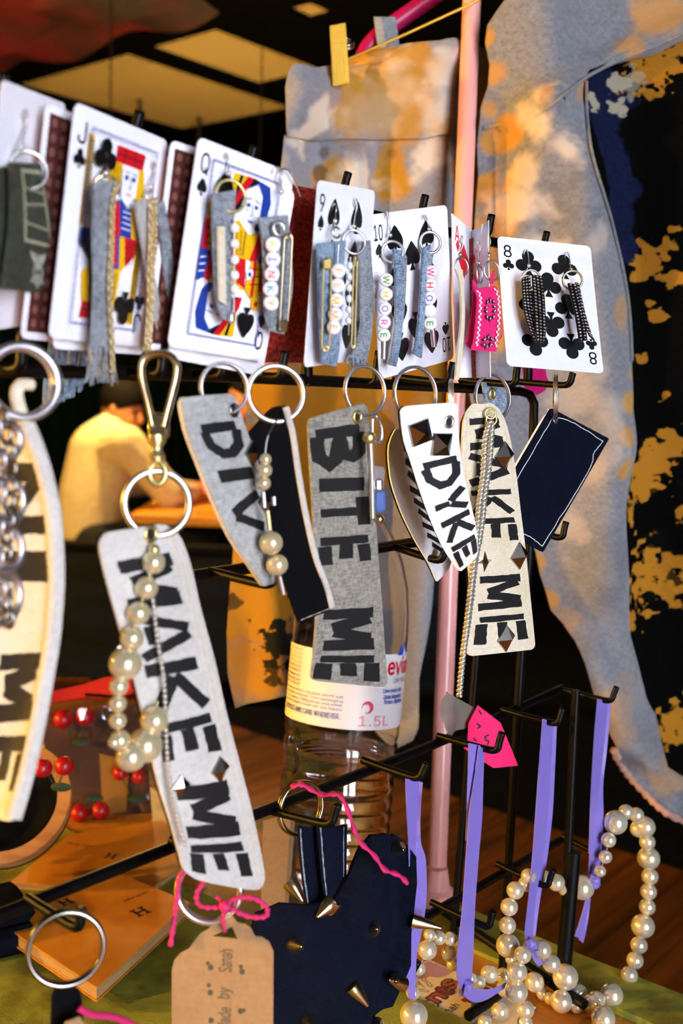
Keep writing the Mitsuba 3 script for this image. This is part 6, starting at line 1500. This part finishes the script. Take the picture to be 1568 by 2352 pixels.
cherries('pair of red cherry earrings half hidden behind the pearl string', (276, 1776), (318, 1784), 17)
scene['m_film'] = {'type': 'thindielectric', 'int_ior': 1.35}
FC = Cloth(BP, lambda x, y: .012 + .016 * (meshkit.fbm(np.stack([np.asarray(x) * 30, np.asarray(y) * 30, 0 * np.asarray(x)], -1), 3, 2) - .3))
t = thing('clear_bag', 'crumpled clear plastic bag over the cherry earrings on the brown board', 'bag')
add('film', FC.wrap(grid_poly(Polygon(FC.px([(118, 1640), (330, 1622), (345, 1880), (150, 1900)])).buffer(0), .0003, .008, .012)), 'm_film', t, True)
mat('card_yellow', '#9A6A1C', .7)
t = thing('yellow_card', 'small mustard card standing among the cherry earrings', 'card')
add('card', BC.wrap(slab(Polygon(BC.px([(228, 1730), (296, 1746), (290, 1862), (236, 1876)])), .001, 0, -.003)), 'm_card_yellow', t, False)
# black case at the left edge
t = thing('black_case', 'black rounded case at the left edge beside the orange notebook', 'case')
cc = TB.pt(-48, 2185) + ez * .0; add('lid', moved(rbox(.075, .06, .014, .006), M4(cc + ez * .034, unit(e1 - .3 * e2), unit(e2 + .3 * e1), ez)), 'm_carpet', t, 40); add('base', moved(rbox(.078, .063, .024, .006), M4(cc + ez * .0145, unit(e1 - .3 * e2), unit(e2 + .3 * e1), ez)), 'm_carpet', t, 40)
# ring and black tag on the nearest hook
t = thing('black_tag', 'black tag on a silver ring with pink string, on the hook nearest the bottom left', 'key tag')
key_ring(t, 152, 2178, 80, 84, zrk(152, 2178, .05), 'm_gunmetal', wire=.0011)
st = strip_rk([(118, 2270, 180, 2262), (116, 2330, 186, 2325), (112, 2420, 190, 2420)], .05); tag_cloth(t, st, 'm_black_denim', .0026)
zs = lambda x, y: at(x, y, zrk(x, y, .056))
add('string', tube(catmull([zs(182, 2316), zs(210, 2330), zs(250, 2334), zs(300, 2352), zs(330, 2372)], 8), .0014, 7), 'm_pink_cord', t, True)
add('swing_tag', strip_rk([(150, 2346, 182, 2334), (120, 2420, 230, 2420)], .06).wrap(slab(sbox(0, 0, .016, .02), .0006, .006)), 'm_kraft', t, 40)
# kraft paper bag behind the cuff
t = thing('paper_bag', 'folded brown paper bag standing between the long white tag and the bottle', 'paper bag')
zp = .88; pbx = lambda x, y, d=0: at(x, y, zp + d)
base_y = 2116
for nm, P in (('front_side', [(604, 1886, 0), (668, 1868, 0), (650, 2100, 0), (598, 2110, 0)]), ('gusset', [(668, 1868, 0), (696, 1890, .03), (690, 2085, .03), (650, 2100, 0)])):
    q = np.array([pbx(*p) for p in P]); n = unit(np.cross(q[1] - q[0], q[3] - q[0])); n = n * (1 if n @ (CAM - q[0]) > 0 else -1)
    for i in (2, 3): q[i][2] = TABLE + .003
    V = np.vstack([q, q - n * .001]); add(nm, trimesh.convex.convex_hull(V), 'm_kraft', t, False)
# printed business card under the pearls
t = thing('business_card', 'printed business card with sprig drawing and the name sanah, lying under the pearls', 'business card')
class TableSheet(Sheet):
    """x along e1, y towards the viewer, flat on the table."""
    def __init__(s, a, b, W, H, h): s.O, s.W, s.H = AB(a, b, TABLE + h), W, H; s.face()
    def pos(s, x, y): return s.O + np.multiply.outer(np.asarray(x), e1) - np.multiply.outer(np.asarray(y), e2)
FS = TableSheet(.580, .459, .094, .098, .0006)
mat('flyer', '#E0CBA6', .6)
add('paper', FS.wrap(slab(sbox(0, 0, FS.W, FS.H), .0006, 0, 0)), 'm_flyer', t, False)
def leaf2(x, y, a, l=.008): return affinity.translate(affinity.rotate(affinity.scale(Point(0, 0).buffer(l / 2), 1, .36), a), x, y).boundary.buffer(.00022)
blob = lambda x, y, r, k: affinity.translate(affinity.scale(Point(0, 0).buffer(r), 1.5, k), x, y)
it = [(blob(.078, .006, .011, .9).intersection(sbox(.002, .001, .092, .096)), '#B48AA0'), (blob(.088, .016, .009, 1.0).intersection(sbox(.002, .001, .093, .096)), '#B48AA0'), (blob(.012, .03, .012, 1.4).intersection(sbox(.001, .001, .093, .096)), '#B48AA0')]
it += [(LineString([(.060, .004), (.062, .012), (.058, .022)]).buffer(.0003), '#3A3028')] + [(leaf2(x, y, a), '#3A3028') for x, y, a in ((.055, .006, 60), (.066, .006, -50), (.057, .014, 40), (.068, .014, -40), (.054, .024, 70), (.064, .022, -60))]
for ch, x, c1, c2, h, y in (('e', .034, '#1A1614', '#D8B898', .0125, .039), ('n', .047, '#1A1614', '#A8402E', .0125, .037), ('t', .060, '#1A1614', '#8A2A2A', .0125, .036), ('s', .069, '#1A1614', '#A84A3A', .0140, .034)):
    g0 = affinity.translate(text_shape(ch, h, True, .0125 if ch != 't' else .009), x, y); it += [(g0.buffer(.0012), c1), (g0, c2)]
it += [(affinity.translate(text_shape('sanah', .0062, False, .024), .032, .053), '#241C18')]
for k, c in enumerate(('#A82A20', '#5A2430', '#31426E', '#2C3A60', '#3A3A40')): it += [(affinity.translate(sbox(0, 0, .030 - .003 * (k % 3), .0034), .062 + .002 * (k % 2), .052 + .0046 * k), c)]
it += [(affinity.translate(text_shape('jewellery, art', .0034, False, .026), .034, .070), '#4A4038'), (affinity.translate(text_shape('clothing, and', .0034, False, .024), .034, .077), '#4A4038')]
add_print(t, FS, it, z0=.0007, size=0)
